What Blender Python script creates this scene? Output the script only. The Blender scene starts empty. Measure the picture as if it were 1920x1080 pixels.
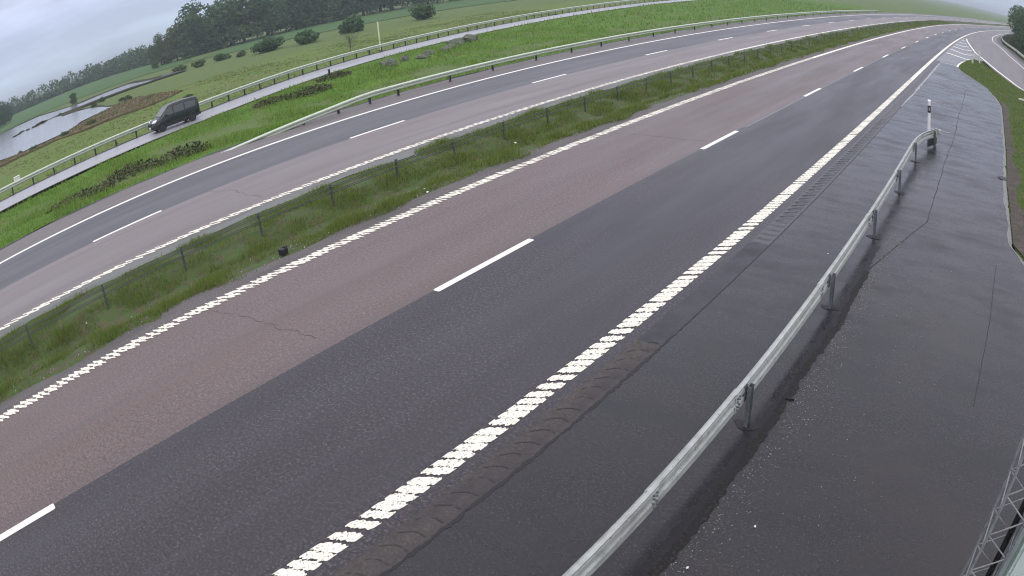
import bpy, bmesh, math, random
import numpy as np
from mathutils import Matrix, Vector, noise
from mathutils.geometry import tessellate_polygon

R = math.radians
S = bpy.context.scene
C = S.collection
random.seed(7)
rng = np.random.default_rng(7)

# ------------------------------------------------------------------ camera (wide traffic-camera lens with its real barrel curve)
cd = bpy.data.cameras.new('camera')
cd.type = 'PANO'
cd.panorama_type = 'FISHEYE_LENS_POLYNOMIAL'
cd.sensor_fit = 'HORIZONTAL'; cd.sensor_width = 36.0; cd.sensor_height = 20.25
cd.fisheye_fov = math.pi
LF = 1352.240149 * 36 / 1920
cd.fisheye_polynomial_k0 = 0
cd.fisheye_polynomial_k1 = -1 / LF
cd.fisheye_polynomial_k2 = 0
cd.fisheye_polynomial_k3 = -0.05153 / LF ** 3
cd.fisheye_polynomial_k4 = -0.179341 / LF ** 4
cd.clip_start = 0.05; cd.clip_end = 9000
cam = bpy.data.objects.new('camera', cd); C.objects.link(cam); S.camera = cam
pa, ra, ya = R(25.150713), R(-5.928311), R(-42.804766)
fw = Vector((math.sin(ya) * math.cos(pa), math.cos(ya) * math.cos(pa), -math.sin(pa)))
rt = Vector((math.cos(ya), -math.sin(ya), 0)); up = rt.cross(fw)
rt2 = rt * math.cos(ra) + up * math.sin(ra); up2 = -rt * math.sin(ra) + up * math.cos(ra)
M = Matrix((rt2, up2, -fw)).transposed().to_4x4(); M.translation = (0, 0, 5.907965)
cam.matrix_world = M

# ------------------------------------------------------------------ light: overcast sky and a weak wide sun
SUN_EL, SUN_AZ = R(52), R(135)
w = bpy.data.worlds.new('World'); S.world = w; w.use_nodes = True
nt = w.node_tree; N = nt.nodes; L = nt.links; N.clear()
def wn(t, **k):
    n = N.new(t)
    for a, b in k.items(): setattr(n, a, b)
    return n
out = wn('ShaderNodeOutputWorld'); bg = wn('ShaderNodeBackground'); bg.inputs['Strength'].default_value = 0.1
sky = wn('ShaderNodeTexSky', sky_type='NISHITA', sun_disc=False)
sky.sun_elevation = SUN_EL; sky.sun_rotation = SUN_AZ
tc = wn('ShaderNodeTexCoord'); sep = wn('ShaderNodeSeparateXYZ'); L.new(tc.outputs['Generated'], sep.inputs[0])
grad = wn('ShaderNodeValToRGB')                       # cloud deck: blue-grey low down, paler overhead
cr = grad.color_ramp; cr.elements[0].position = 0.0; cr.elements[0].color = (.46, .55, .68, 1)
cr.elements[1].position = 1.0; cr.elements[1].color = (1.0, .98, 1.03, 1)
e = cr.elements.new(.10); e.color = (.46, .52, .69, 1)
e = cr.elements.new(.35); e.color = (.82, .83, .97, 1)
L.new(sep.outputs['Z'], grad.inputs[0])
mp = wn('ShaderNodeMapping'); mp.inputs['Scale'].default_value = (1, 1, 5.5); L.new(tc.outputs['Generated'], mp.inputs[0])
ns = wn('ShaderNodeTexNoise'); ns.inputs['Scale'].default_value = 4.2; ns.inputs['Detail'].default_value = 6; ns.inputs['Roughness'].default_value = .52
L.new(mp.outputs[0], ns.inputs['Vector'])
cl = wn('ShaderNodeMapRange'); cl.inputs[1].default_value = .42; cl.inputs[2].default_value = .66; cl.inputs[3].default_value = .94; cl.inputs[4].default_value = 1.20
L.new(ns.outputs['Fac'], cl.inputs[0])
vm = wn('ShaderNodeVectorMath', operation='SCALE'); L.new(grad.outputs[0], vm.inputs[0]); L.new(cl.outputs[0], vm.inputs['Scale'])
vs = wn('ShaderNodeVectorMath', operation='SCALE'); L.new(vm.outputs[0], vs.inputs[0]); vs.inputs['Scale'].default_value = 10.0
mx = wn('ShaderNodeMix', data_type='RGBA'); mx.inputs['Factor'].default_value = .95
L.new(sky.outputs[0], mx.inputs[6]); L.new(vs.outputs[0], mx.inputs[7])
L.new(mx.outputs[2], bg.inputs['Color']); L.new(bg.outputs[0], out.inputs[0])

sd = bpy.data.lights.new('sun', 'SUN'); sd.energy = 0.8; sd.angle = R(25); sd.color = (1.0, .97, .92)
sun = bpy.data.objects.new('sun', sd); C.objects.link(sun)
sdir = Vector((math.sin(SUN_AZ) * math.cos(SUN_EL), math.cos(SUN_AZ) * math.cos(SUN_EL), math.sin(SUN_EL)))
sun.rotation_euler = sdir.to_track_quat('Z', 'Y').to_euler()

S.view_settings.view_transform = 'Standard'; S.view_settings.look = 'None'
S.view_settings.exposure = 0.30; S.view_settings.gamma = 1.0; S.view_settings.use_curve_mapping = False
S.render.engine = 'CYCLES'
S.cycles.max_bounces = 5; S.cycles.diffuse_bounces = 3; S.cycles.glossy_bounces = 3; S.cycles.transparent_max_bounces = 6
S.cycles.use_denoising = True
S.cycles.pixel_filter_type = 'BLACKMAN_HARRIS'; S.cycles.filter_width = 1.05

# ------------------------------------------------------------------ road coordinates: s along the road, X across it (metres)
C0, C1, SL = -0.000282, 1.1e-05, 190.0
def road(s, X):
    s = np.asarray(s, float); X = np.asarray(X, float)
    q = np.clip(s, -40, SL)
    cx = C0 * q ** 2 / 2 + C1 * q ** 3 / 6; t = C0 * q + C1 * q ** 2 / 2
    n = np.sqrt(1 + t * t)
    return cx + t * (s - q) + X / n, s - X * t / n
def heading(s):
    q = min(max(s, -40), SL); return math.atan(C0 * q + C1 * q * q / 2)   # towards +X
def P(s, X, z=0.0):
    x, y = road(s, X); return (float(x), float(y), z)

# ------------------------------------------------------------------ materials
def lin(r, g, b): return tuple(((v / 255 + .055) / 1.055) ** 2.4 if v > 10 else v / 3294 for v in (r, g, b)) + (1,)
def mat(name, col, rough=.6, metal=0., spec=.5, layers=(), bump=None, rough_layers=(), stretch=None, island=None, subsurf=None):
    """layers: (scale, detail, lo, hi, colour, stretch) mixed over the base by noise; bump: (scale, strength, distance)"""
    m = bpy.data.materials.new(name); m.use_nodes = True; nt = m.node_tree; N = nt.nodes; L = nt.links
    b = N['Principled BSDF']
    b.inputs['Roughness'].default_value = rough; b.inputs['Metallic'].default_value = metal
    b.inputs['Specular IOR Level'].default_value = spec
    geo = N.new('ShaderNodeNewGeometry')
    def noise_node(scale, detail, st, off=0):
        mp = N.new('ShaderNodeMapping'); mp.inputs['Scale'].default_value = st or (1, 1, 1); mp.inputs['Location'].default_value = (off * 13.7, off * 7.1, 0)
        L.new(geo.outputs['Position'], mp.inputs[0])
        n = N.new('ShaderNodeTexNoise'); n.inputs['Scale'].default_value = scale; n.inputs['Detail'].default_value = detail
        n.inputs['Roughness'].default_value = .6
        L.new(mp.outputs[0], n.inputs['Vector']); return n
    prev = None
    rgb = N.new('ShaderNodeRGB'); rgb.outputs[0].default_value = tuple(col[:3]) + (1,); prev = rgb.outputs[0]
    if island:
        rr = N.new('ShaderNodeValToRGB'); el = rr.color_ramp.elements
        while len(el) > 1: el.remove(el[0])
        for i, c in enumerate(island):
            if i == 0: el[0].position = 0; el[0].color = tuple(c[:3]) + (1,)
            else:
                q = el.new(i / (len(island) - 1)); q.color = tuple(c[:3]) + (1,)
        L.new(geo.outputs['Random Per Island'], rr.inputs[0]); prev = rr.outputs[0]
    for i, ly in enumerate(layers):
        sc, de, lo, hi, c = ly[:5]; st = ly[5] if len(ly) > 5 else stretch
        n = noise_node(sc, de, st, i + 1)
        mr = N.new('ShaderNodeMapRange'); mr.inputs[1].default_value = lo; mr.inputs[2].default_value = hi; L.new(n.outputs['Fac'], mr.inputs[0])
        if len(ly) > 6: mr.inputs[4].default_value = ly[6]
        mix = N.new('ShaderNodeMix'); mix.data_type = 'RGBA'; L.new(mr.outputs[0], mix.inputs['Factor']); L.new(prev, mix.inputs[6]); mix.inputs[7].default_value = tuple(c[:3]) + (1,)
        prev = mix.outputs[2]
    L.new(prev, b.inputs['Base Color'])
    rp = None
    for i, (sc, de, lo, hi, r0, r1, st) in enumerate(rough_layers):
        n = noise_node(sc, de, st, i + 9)
        mr = N.new('ShaderNodeMapRange'); mr.inputs[1].default_value = lo; mr.inputs[2].default_value = hi; mr.inputs[3].default_value = r0; mr.inputs[4].default_value = r1
        L.new(n.outputs['Fac'], mr.inputs[0])
        if rp is None: rp = mr.outputs[0]
        else:
            a = N.new('ShaderNodeMath'); a.operation = 'MULTIPLY'; L.new(rp, a.inputs[0]); L.new(mr.outputs[0], a.inputs[1]); rp = a.outputs[0]
    if rp is not None: L.new(rp, b.inputs['Roughness'])
    if bump:
        n = noise_node(bump[0], 3, bump[3] if len(bump) > 3 else None, 5)
        bp = N.new('ShaderNodeBump'); bp.inputs['Strength'].default_value = bump[1]; bp.inputs['Distance'].default_value = bump[2]
        L.new(n.outputs['Fac'], bp.inputs['Height']); L.new(bp.outputs[0], b.inputs['Normal'])
    if subsurf:                                            # leaves and blades let light through
        tr = N.new('ShaderNodeBsdfTranslucent'); ms = N.new('ShaderNodeMixShader'); ms.inputs[0].default_value = subsurf
        L.new(prev, tr.inputs['Color']); L.new(b.outputs[0], ms.inputs[1]); L.new(tr.outputs[0], ms.inputs[2]); L.new(ms.outputs[0], N['Material Output'].inputs['Surface'])
    return m

AL = (1, .12, 1)       # stretched along the road
AC = (.10, 1, 1)       # stretched across the road
m_dark = mat('asphalt_dark_lane', (.025, .0215, .026), .5, spec=.45, layers=[
    (22, 3, .47, .64, (.120, .104, .112)), (15, 3, .44, .62, (.017, .016, .020), None, .8), (9, 4, .50, .66, (.052, .034, .038), None, .6),
    (.55, 4, .40, .70, (.036, .031, .036), AL, .7), (1.6, 2, .52, .66, (.052, .050, .058), (1, .015, 1), .35), (.25, 3, .5, .62, (.030, .027, .033), (1, .3, 1), .6)],
    bump=(60, .35, .006), rough_layers=[(.7, 3, .35, .7, .34, .48, AL)])
m_pink = mat('asphalt_red_lane', (.132, .092, .085), .6, spec=.45, layers=[
    (22, 3, .47, .64, (.225, .178, .168)), (15, 3, .44, .62, (.062, .049, .048), None, .75), (8, 4, .50, .66, (.135, .085, .078), None, .5),
    (.8, 4, .42, .68, (.148, .104, .095), AL, .6), (1.4, 2, .50, .68, (.090, .078, .076), (1, .010, 1), .5)],
    bump=(60, .35, .006), rough_layers=[(.7, 3, .35, .7, .36, .52, AL)])
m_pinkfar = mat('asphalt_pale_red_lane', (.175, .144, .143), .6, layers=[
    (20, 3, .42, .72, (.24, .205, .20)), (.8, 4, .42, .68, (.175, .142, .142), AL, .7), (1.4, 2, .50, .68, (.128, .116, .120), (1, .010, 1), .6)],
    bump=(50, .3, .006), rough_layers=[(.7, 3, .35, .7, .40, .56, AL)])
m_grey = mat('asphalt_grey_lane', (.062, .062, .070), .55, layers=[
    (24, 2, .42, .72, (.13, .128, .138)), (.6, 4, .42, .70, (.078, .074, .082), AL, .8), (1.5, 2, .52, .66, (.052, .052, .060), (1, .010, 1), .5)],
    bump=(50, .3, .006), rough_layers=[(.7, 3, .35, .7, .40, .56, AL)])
m_pad = mat('asphalt_wet_layby', (.0180, .0170, .0225), .4, spec=.40, layers=[
    (26, 3, .44, .70, (.040, .037, .041)), (1.4, 6, .42, .70, (.026, .024, .026), None, .7),
    (1.0, 6, .50, .74, (.013, .0125, .016), (.4, 1, 1), .6), (70, 0, .735, .775, (.26, .24, .21), None, .6), (.30, 4, .5, .7, (.033, .029, .027), None, .6)],
    bump=(30, .18, .005), rough_layers=[(1.7, 10, .36, .66, .18, .38, (.42, 1, 1)), (.28, 4, .35, .65, .80, 1.15, None)])
m_edgeasph = mat('asphalt_dusty_edge', (.088, .080, .082), .8, layers=[
    (26, 3, .42, .70, (.20, .18, .175)), (3, 4, .45, .7, (.075, .07, .066), AL, .8)], bump=(40, .5, .01))
m_edgegreen = mat('asphalt_mossy_edge', (.150, .155, .150), .7, layers=[
    (22, 3, .42, .70, (.20, .21, .20)), (2.2, 4, .48, .7, (.085, .10, .07), AL, .8)], bump=(40, .4, .01))
m_rumble = mat('asphalt_milled_brown', (.052, .042, .039), .62, layers=[
    (26, 2, .44, .72, (.095, .075, .066)), (1.6, 4, .45, .66, (.030, .028, .031), AL, .8)], bump=(45, .35, .006))
m_rumblewet = mat('asphalt_milled_wet', (.044, .042, .047), .36, layers=[
    (34, 2, .44, .72, (.10, .098, .105))], bump=(45, .3, .006))
m_patch = mat('asphalt_patch', (.022, .022, .027), .5, layers=[(30, 3, .44, .72, (.045, .044, .050)), (2.5, 4, .5, .7, (.015, .015, .018), None, .7)], bump=(40, .3, .006),
    rough_layers=[(1.2, 3, .35, .7, .36, .6, None)])
m_joint = mat('asphalt_joint', (.013, .0125, .015), .6, bump=(30, .5, .01))
m_gore = mat('asphalt_pale_gore', (.20, .20, .215), .35, layers=[
    (30, 2, .42, .72, (.22, .22, .235)), (1.2, 4, .45, .7, (.10, .10, .112), (.2, 1, 1), .8)], bump=(40, .25, .006),
    rough_layers=[(.9, 4, .35, .68, .30, .6, (.2, 1, 1))])
m_ramp = mat('asphalt_ramp', (.145, .128, .130), .5, layers=[
    (30, 2, .42, .72, (.22, .195, .19)), (1.1, 3, .45, .7, (.115, .10, .10), (1, .05, 1), .7)], bump=(40, .3, .006))
m_side = mat('asphalt_side_road', (.36, .36, .385), .34, spec=.6, layers=[
    (25, 2, .42, .72, (.42, .42, .44)), (1.3, 3, .48, .66, (.28, .28, .30), (1, .04, 1), .8)], bump=(40, .2, .006))
m_white = mat('road_paint', (.88, .84, .72), .55, layers=[(30, 4, .555, .64, (.34, .32, .28)), (6, 3, .52, .74, (.66, .63, .54), None, .8)], bump=(60, .5, .006))
m_whitecl = mat('road_paint_clean', (.86, .85, .80), .5, layers=[(8, 4, .52, .74, (.66, .65, .60), None, .8)])
m_whiteold = mat('road_paint_worn', (.74, .72, .68), .6, layers=[(22, 4, .50, .62, (.20, .18, .18)), (7, 3, .5, .7, (.55, .53, .5), None, .8)])
m_seamline = mat('asphalt_pale_seam', (.25, .235, .24), .7, layers=[(10, 3, .45, .7, (.17, .16, .165))])
m_crack = mat('crack_dark', (.055, .046, .045), .9)
m_grooveshade = mat('groove_shade', (.036, .031, .031), .7)
m_dirt = mat('damp_dirt', (.0145, .0132, .0135), .6, spec=.22, layers=[(24, 4, .50, .70, (.052, .044, .034)), (3.0, 5, .46, .62, (.019, .0175, .020), None, .8)], bump=(25, .8, .02))
m_soil = mat('soil', (.070, .092, .030), .95, layers=[(2.5, 5, .46, .62, (.120, .090, .060)), (14, 4, .5, .7, (.030, .030, .016)), (2.2, 4, .42, .60, (.064, .108, .024))], bump=(14, 1, .05))
m_mud = mat('bare_brown_earth', (.060, .045, .038), .9, layers=[(4, 5, .42, .66, (.095, .075, .062)), (10, 4, .52, .7, (.036, .05, .018))], bump=(10, 1, .05))
def grassm(name, a, b, c, d, extra=()):
    return mat(name, a, .9, spec=.15, layers=[(.35, 5, .40, .62, b), (1.6, 5, .45, .66, c), (6, 5, .50, .70, d)] + list(extra), bump=(2.5, .9, .2))
m_meadow = grassm('meadow', (.130, .188, .046), (.111, .195, .039), (.162, .182, .065), (.088, .136, .034), [(.09, 4, .52, .66, (.182, .162, .078), (1, .5, 1), .6)])
m_verge = grassm('verge_grass', (.095, .198, .026), (.073, .152, .022), (.132, .211, .036), (.053, .103, .017), [(.25, 4, .56, .66, (.139, .112, .060), None, .8)])
m_field = mat('crop_field', (.064, .138, .044), .9, spec=.15, layers=[(.05, 3, .4, .65, (.078, .132, .040)), (.5, 3, .45, .7, (.056, .120, .040), (1, .15, 1), .7)])
m_base = grassm('countryside', (.119, .175, .053), (.105, .175, .048), (.140, .161, .067), (.087, .129, .039))
m_reed = mat('dry_reed_ground', (.155, .125, .072), .95, spec=.1, layers=[(.5, 5, .45, .66, (.115, .105, .050)), (3, 4, .5, .7, (.085, .065, .035))], bump=(4, 1, .1))
m_bank = mat('dark_bank', (.042, .038, .026), .95, spec=.1, layers=[(1.5, 4, .45, .66, (.075, .068, .035))])
m_islgrass = grassm('island_grass', (.062, .100, .020), (.052, .086, .018), (.080, .105, .030), (.035, .052, .014))
G1 = [(.080, .130, .019), (.132, .205, .030), (.199, .275, .047), (.156, .226, .040), (.253, .288, .083), (.104, .155, .030), (.270, .226, .117)]
m_blade = mat('grass_blade', G1[1], .75, spec=.2, subsurf=.45, island=G1)
m_bladev = mat('grass_blade_bright', G1[1], .75, spec=.2, subsurf=.4, island=[(.094, .177, .024), (.159, .286, .042), (.223, .362, .054), (.177, .293, .050), (.270, .355, .094), (.116, .202, .034)])
m_blademed = mat('grass_blade_meadow', G1[1], .8, spec=.15, subsurf=.5, island=[(.135, .202, .045), (.172, .239, .056), (.194, .224, .083), (.149, .224, .045), (.217, .217, .105), (.120, .179, .045)])
m_reedbl = mat('reed_blade', (.2, .15, .09), .9, spec=.1, island=[(.17, .140, .080), (.13, .120, .055), (.20, .165, .095), (.10, .115, .045), (.15, .125, .065)])
m_weed = mat('weed_leaf', (.03, .05, .02), .8, spec=.2, island=[(.030, .044, .016), (.052, .072, .024), (.075, .095, .032), (.130, .110, .070), (.042, .052, .022), (.110, .085, .055)])
def leafm(name, cs): return mat(name, cs[0], .7, spec=.2, island=cs, subsurf=.25)
m_leafdark = leafm('leaf_dark', [(.051, .103, .043), (.069, .131, .054), (.090, .162, .066), (.060, .115, .048), (.108, .175, .075)])
m_leafmid = leafm('leaf_mid', [(.057, .113, .040), (.076, .142, .051), (.097, .166, .059), (.067, .122, .046), (.115, .175, .068)])
m_leafpale = leafm('leaf_pale', [(.069, .114, .044), (.094, .146, .057), (.113, .162, .068), (.081, .126, .051), (.132, .174, .083)])
m_leafolive = leafm('leaf_olive', [(.076, .108, .040), (.097, .134, .048), (.120, .156, .062), (.085, .118, .046)])
m_bark = mat('bark', (.060, .050, .040), .9, layers=[(6, 4, .45, .7, (.10, .085, .07))])
m_water = mat('pond_water', (.30, .305, .31), .10, spec=.6, bump=(2.6, .35, .05), layers=[(.12, 3, .4, .7, (.24, .245, .25))])
m_rock = mat('rock', (.12, .125, .10), .9, layers=[(5, 4, .42, .60, (.060, .085, .030)), (9, 4, .5, .7, (.19, .19, .17))], bump=(6, 1, .05))
m_galv = mat('galvanised_steel', (.45, .47, .45), .45, metal=.1, layers=[(5, 4, .42, .66, (.33, .35, .33)), (26, 3, .62, .70, (.16, .15, .135)), (1.3, 3, .5, .7, (.50, .52, .48), AL, .6), (3, 5, .56, .66, (.22, .21, .18), (1, .4, 1), .5)],
    rough_layers=[(6, 3, .35, .7, .34, .58, None)])
m_galvgreen = mat('galvanised_steel_aged', (.56, .62, .50), .5, metal=.0, layers=[(4, 4, .45, .7, (.46, .52, .42)), (20, 3, .6, .7, (.18, .19, .16))])
m_post = mat('post_steel', (.16, .18, .19), .5, metal=.4, layers=[(8, 4, .45, .7, (.11, .125, .13)), (25, 3, .55, .7, (.24, .25, .25))])
m_postdark = mat('post_steel_dark', (.075, .085, .078), .6, metal=.2, layers=[(8, 4, .45, .7, (.12, .135, .115))])
m_cable = mat('steel_cable', (.11, .13, .12), .55, metal=.5)
m_mast = mat('mast_steel', (.30, .30, .31), .45, metal=.2, layers=[(9, 4, .45, .7, (.20, .20, .21)), (30, 3, .6, .7, (.36, .36, .36))])
m_rubber = mat('black_rubber', (.012, .012, .014), .55)
m_cab = mat('cabinet_pale', (.58, .66, .62), .5, layers=[(3, 3, .45, .7, (.50, .58, .54)), (40, 2, .62, .7, (.28, .32, .30))])
m_cabrim = mat('cabinet_rim', (.16, .22, .19), .5)
m_plastic = mat('white_plastic', (.80, .80, .80), .4, layers=[(9, 3, .52, .7, (.62, .62, .60))])
m_black = mat('black_plastic', (.012, .012, .013), .5)
m_refl = mat('reflector_grey', (.55, .56, .58), .2)
m_cream = mat('cream_post', (.60, .60, .50), .6, layers=[(9, 3, .5, .7, (.48, .48, .38))])
m_yel = mat('pale_yellow_paint', (.62, .66, .36), .5)
m_pebble = mat('pebble', (.2, .19, .17), .9, island=[(.10, .095, .085), (.19, .18, .16), (.34, .33, .30), (.55, .54, .50), (.14, .12, .09)])
m_litter = mat('litter_white', (.75, .75, .72), .6)
m_iron = mat('cast_iron', (.05, .05, .052), .6, metal=.3)
m_vbody = mat('van_paint', (.014, .020, .018), .22, spec=.6)
m_vglass = mat('van_glass', (.055, .066, .060), .12, spec=.8)
m_vtrim = mat('van_trim', (.014, .014, .015), .6)
m_vlamp = mat('van_headlamp', (.88, .90, .92), .12, spec=.8)
m_vplate = mat('van_plate', (.75, .76, .80), .4)
m_vrim = mat('van_rim', (.05, .052, .055), .35, metal=.6)
m_vred = mat('van_taillamp', (.22, .015, .012), .25)
m_stone = mat('tower_stone', (.10, .11, .12), .9)

# ------------------------------------------------------------------ builders
def link(name, me, m=None, parent=None):
    if m is not None: me.materials.append(m)
    o = bpy.data.objects.new(name, me); C.objects.link(o)
    if parent is not None: o.parent = parent
    return o
def raw(name, V, F, m, parent=None, smooth=False):
    me = bpy.data.meshes.new(name); me.from_pydata([tuple(v) for v in V], [], F); me.update()
    if smooth: me.polygons.foreach_set('use_smooth', [True] * len(me.polygons))
    return link(name, me, m, parent)
def polys(name, V, n, m, parent=None):
    """V (k*n,3) array: k separate n-gons"""
    V = np.asarray(V, np.float32); k = len(V) // n
    me = bpy.data.meshes.new(name); me.vertices.add(len(V)); me.vertices.foreach_set('co', V.ravel())
    me.loops.add(len(V)); me.loops.foreach_set('vertex_index', np.arange(len(V), dtype=np.int32))
    me.polygons.add(k); me.polygons.foreach_set('loop_start', np.arange(0, len(V), n, dtype=np.int32)); me.polygons.foreach_set('loop_total', np.full(k, n, np.int32))
    me.update(calc_edges=True); return link(name, me, m, parent)
def bmo(name, bm, m, parent=None, smooth=False):
    me = bpy.data.meshes.new(name); bm.to_mesh(me); bm.free()
    if smooth: me.polygons.foreach_set('use_smooth', [True] * len(me.polygons))
    return link(name, me, m, parent)
def box(bm, c, d, rz=0.0, bev=0.0):
    r = bmesh.ops.create_cube(bm, size=1.0); vs = r['verts']
    bmesh.ops.scale(bm, vec=d, verts=vs); 
    if bev:
        es = list({e for v in vs for e in v.link_edges}); q = bmesh.ops.bevel(bm, geom=es, offset=bev, segments=1, affect='EDGES'); vs = list({v for f in q['faces'] for v in f.verts} | {v for v in vs if v.is_valid})
    if rz: bmesh.ops.rotate(bm, cent=(0, 0, 0), matrix=Matrix.Rotation(rz, 3, 'Z'), verts=vs)
    bmesh.ops.translate(bm, vec=c, verts=vs); return vs
def tube(bm, a, b, r, r2=None, seg=8):
    a, b = Vector(a), Vector(b); d = b - a
    q = bmesh.ops.create_cone(bm, cap_ends=True, segments=seg, radius1=r, radius2=r if r2 is None else r2, depth=d.length)
    bmesh.ops.transform(bm, matrix=Matrix.Translation((a + b) / 2) @ d.to_track_quat('Z', 'Y').to_matrix().to_4x4(), verts=q['verts'])
def tag(o, label=None, cat=None, group=None, kind=None):
    if label: o['label'] = label
    if cat: o['category'] = cat
    if group: o['group'] = group
    if kind: o['kind'] = kind
    return o
def empty(name, loc=(0, 0, 0), rz=0.0):
    o = bpy.data.objects.new(name, None); C.objects.link(o); o.location = loc; o.rotation_euler = (0, 0, rz); o.empty_display_size = .3; return o
def cp(o, parent=None):
    c = o.copy(); C.objects.link(c)
    if parent is not None: c.parent = parent
    for ch in o.children: cp(ch, c)
    return c
def fn(a):
    return a if callable(a) else (lambda s: a + 0 * s)
def jag(amp, sc, seed):
    def f(s):
        return np.array([noise.noise(Vector((v * sc, seed, 0))) * amp + noise.noise(Vector((v * sc * 4.3, seed, 5))) * amp * .45 for v in np.atleast_1d(s)])
    return f
def strip(name, X0, X1, s0, s1, ds, z, m, parent=None, nx=1, zf=None, wob=None):
    s = np.arange(s0, s1 + ds * .5, ds); a, b = fn(X0)(s), fn(X1)(s)
    V = []; 
    for i, sv in enumerate(s):
        for j in range(nx + 1):
            X = a[i] + (b[i] - a[i]) * j / nx; x, y = road(sv, X)
            V.append((float(x), float(y), z + (zf(sv, X) if zf else 0)))
    F = [(i * (nx + 1) + j, i * (nx + 1) + j + 1, (i + 1) * (nx + 1) + j + 1, (i + 1) * (nx + 1) + j) for i in range(len(s) - 1) for j in range(nx)]
    return raw(name, V, F, m, parent)
def outline(pts, step, amp, seed, closed=True):
    out = []; n = len(pts)
    for i in range(n if closed else n - 1):
        a = Vector(pts[i]); b = Vector(pts[(i + 1) % n]); k = max(1, int((b - a).length / step))
        for j in range(k):
            p = a.lerp(b, j / k); q = noise.noise_vector(Vector((p.x / step * .31, p.y / step * .31, seed)))
            out.append((p.x + q.x * amp, p.y + q.y * amp))
    return out
def patch(name, pts, z, m, parent=None, step=2.0, amp=.6, seed=1.0, z2=None):
    o = outline(pts, step, amp, seed)
    V = [(x, y, z) for x, y in o]
    F = [tuple(t) for t in tessellate_polygon([[Vector(v) for v in V]])]
    if z2 is not None:
        n = len(V); V += [(x, y, z2) for x, y in o]; F += [(i, (i + 1) % n, n + (i + 1) % n, n + i) for i in range(n)]
    return raw(name, V, F, m, parent)
def inside(px, py, poly):
    r = np.zeros(len(px), bool); n = len(poly); j = n - 1
    for i in range(n):
        xi, yi = poly[i]; xj, yj = poly[j]
        c = ((yi > py) != (yj > py)) & (px < (xj - xi) * (py - yi) / (yj - yi + 1e-12) + xi); r ^= c; j = i
    return r
def blades(name, x, y, z, h, wd, m, lean=.45, parent=None):
    n = len(x); a = rng.uniform(0, 2 * np.pi, n); h = h * rng.uniform(.55, 1.3, n); wd = wd * rng.uniform(.6, 1.3, n)
    l = rng.normal(0, lean, n) * h; la = rng.uniform(0, 2 * np.pi, n)
    V = np.zeros((n, 3, 3), np.float32)
    dx, dy = np.cos(a) * wd / 2, np.sin(a) * wd / 2
    V[:, 0] = np.stack([x - dx, y - dy, z - .02 + 0 * x], 1); V[:, 1] = np.stack([x + dx, y + dy, z - .02 + 0 * x], 1)
    V[:, 2] = np.stack([x + np.cos(la) * l, y + np.sin(la) * l, z + h], 1)
    return polys(name, V.reshape(-1, 3), 3, m, parent)

# ================================================================== GROUND
g = raw('ground', [(-4000, -2500, -.30), (3000, -2500, -.30), (3000, 5500, -.30), (-4000, 5500, -.30)], [(0, 1, 2, 3)], m_base); tag(g, kind='structure')
SR_N = [(-30, -40.6), (0, -41.0), (8, -41.3), (14, -42.0), (19, -42.7), (24, -44.2), (32, -46.9), (40, -48.8), (49, -50.4), (70, -53.8), (100, -58), (150, -64), (240, -70)]
def srn(s): return np.interp(s, [p[0] for p in SR_N], [p[1] for p in SR_N])
def srf(s): return srn(s) - 4.15
def meadow_z(sv, X):
    d = max(0.0, -X - 52); 
    return (noise.noise(Vector((sv * .11, X * .11, 3))) * .35 + noise.noise(Vector((sv * .4, X * .4, 7))) * .12) * min(1, d / 8)
def meadow_zz(s, X):
    k = max(0, min(1, (X + 78) / 7)); return meadow_z(s, X) * k - .16 * (1 - k) * (1 if s < 50 else 0)
md = strip('meadow', lambda s: -82 + 0 * s, lambda s: srf(s) - .3, -30, 170, 1.6, -.10, m_meadow, nx=22, zf=lambda s, X: meadow_zz(s, X)); tag(md, kind='structure')
def verge_z(sv, X):
    a = (X + 30.6) / -11.5; b = math.sin(max(0, min(1, a)) * math.pi)
    return b * (-.35 + noise.noise(Vector((sv * .25, X * .25, 1))) * .30) + noise.noise(Vector((sv * .9, X * .9, 2))) * .06 * b
vg = strip('grass_verge', lambda s: srn(s) + .25, lambda s: -30.6 + jag(.5, .35, 3.1)(s), -30, 170, .9, -.015, m_verge, nx=20, zf=lambda s, X: verge_z(s, X)); tag(vg, kind='structure')
# fields and reeds beyond the meadow
W = [(-339, 12), (-200, 6), (-170, 14), (-172, 30), (-165, 44), (-160, 55), (-150, 62), (-165, 72), (-215, 80), (-271, 92), (-320, 92), (-330, 60)]
tag(patch('crop_field', W, -.20, m_field, step=9, amp=2, seed=2), kind='structure')
W = [(-150, 63), (-152, 74), (-178, 100), (-170, 150), (-150, 230), (-300, 300), (-120, 330), (-112, 150), (-125, 90), (-135, 70)]
tag(patch('pasture_field', [(-150, 63), (-160, 76), (-172, 100), (-166, 150), (-150, 230), (-116, 230), (-112, 150), (-120, 90), (-128, 70)], -.19, m_field, step=9, amp=2, seed=4), kind='structure')
brown = [(-73, 3), (-71.6, 9), (-71.6, 11.8), (-70.6, 13.9), (-70.0, 15.9), (-70.6, 19), (-69.2, 22), (-68.2, 25), (-68.8, 27.5), (-72.5, 29.5), (-80, 29.2), (-86.5, 28.2), (-88.5, 25.7), (-84, 22), (-79, 18), (-74.4, 14), (-74.1, 10.2), (-77.8, 5), (-80, 1)]
tag(patch('reed_bed', brown, .10, m_reed, step=1.6, amp=1.2, seed=6, z2=-.3), kind='structure')
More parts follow.
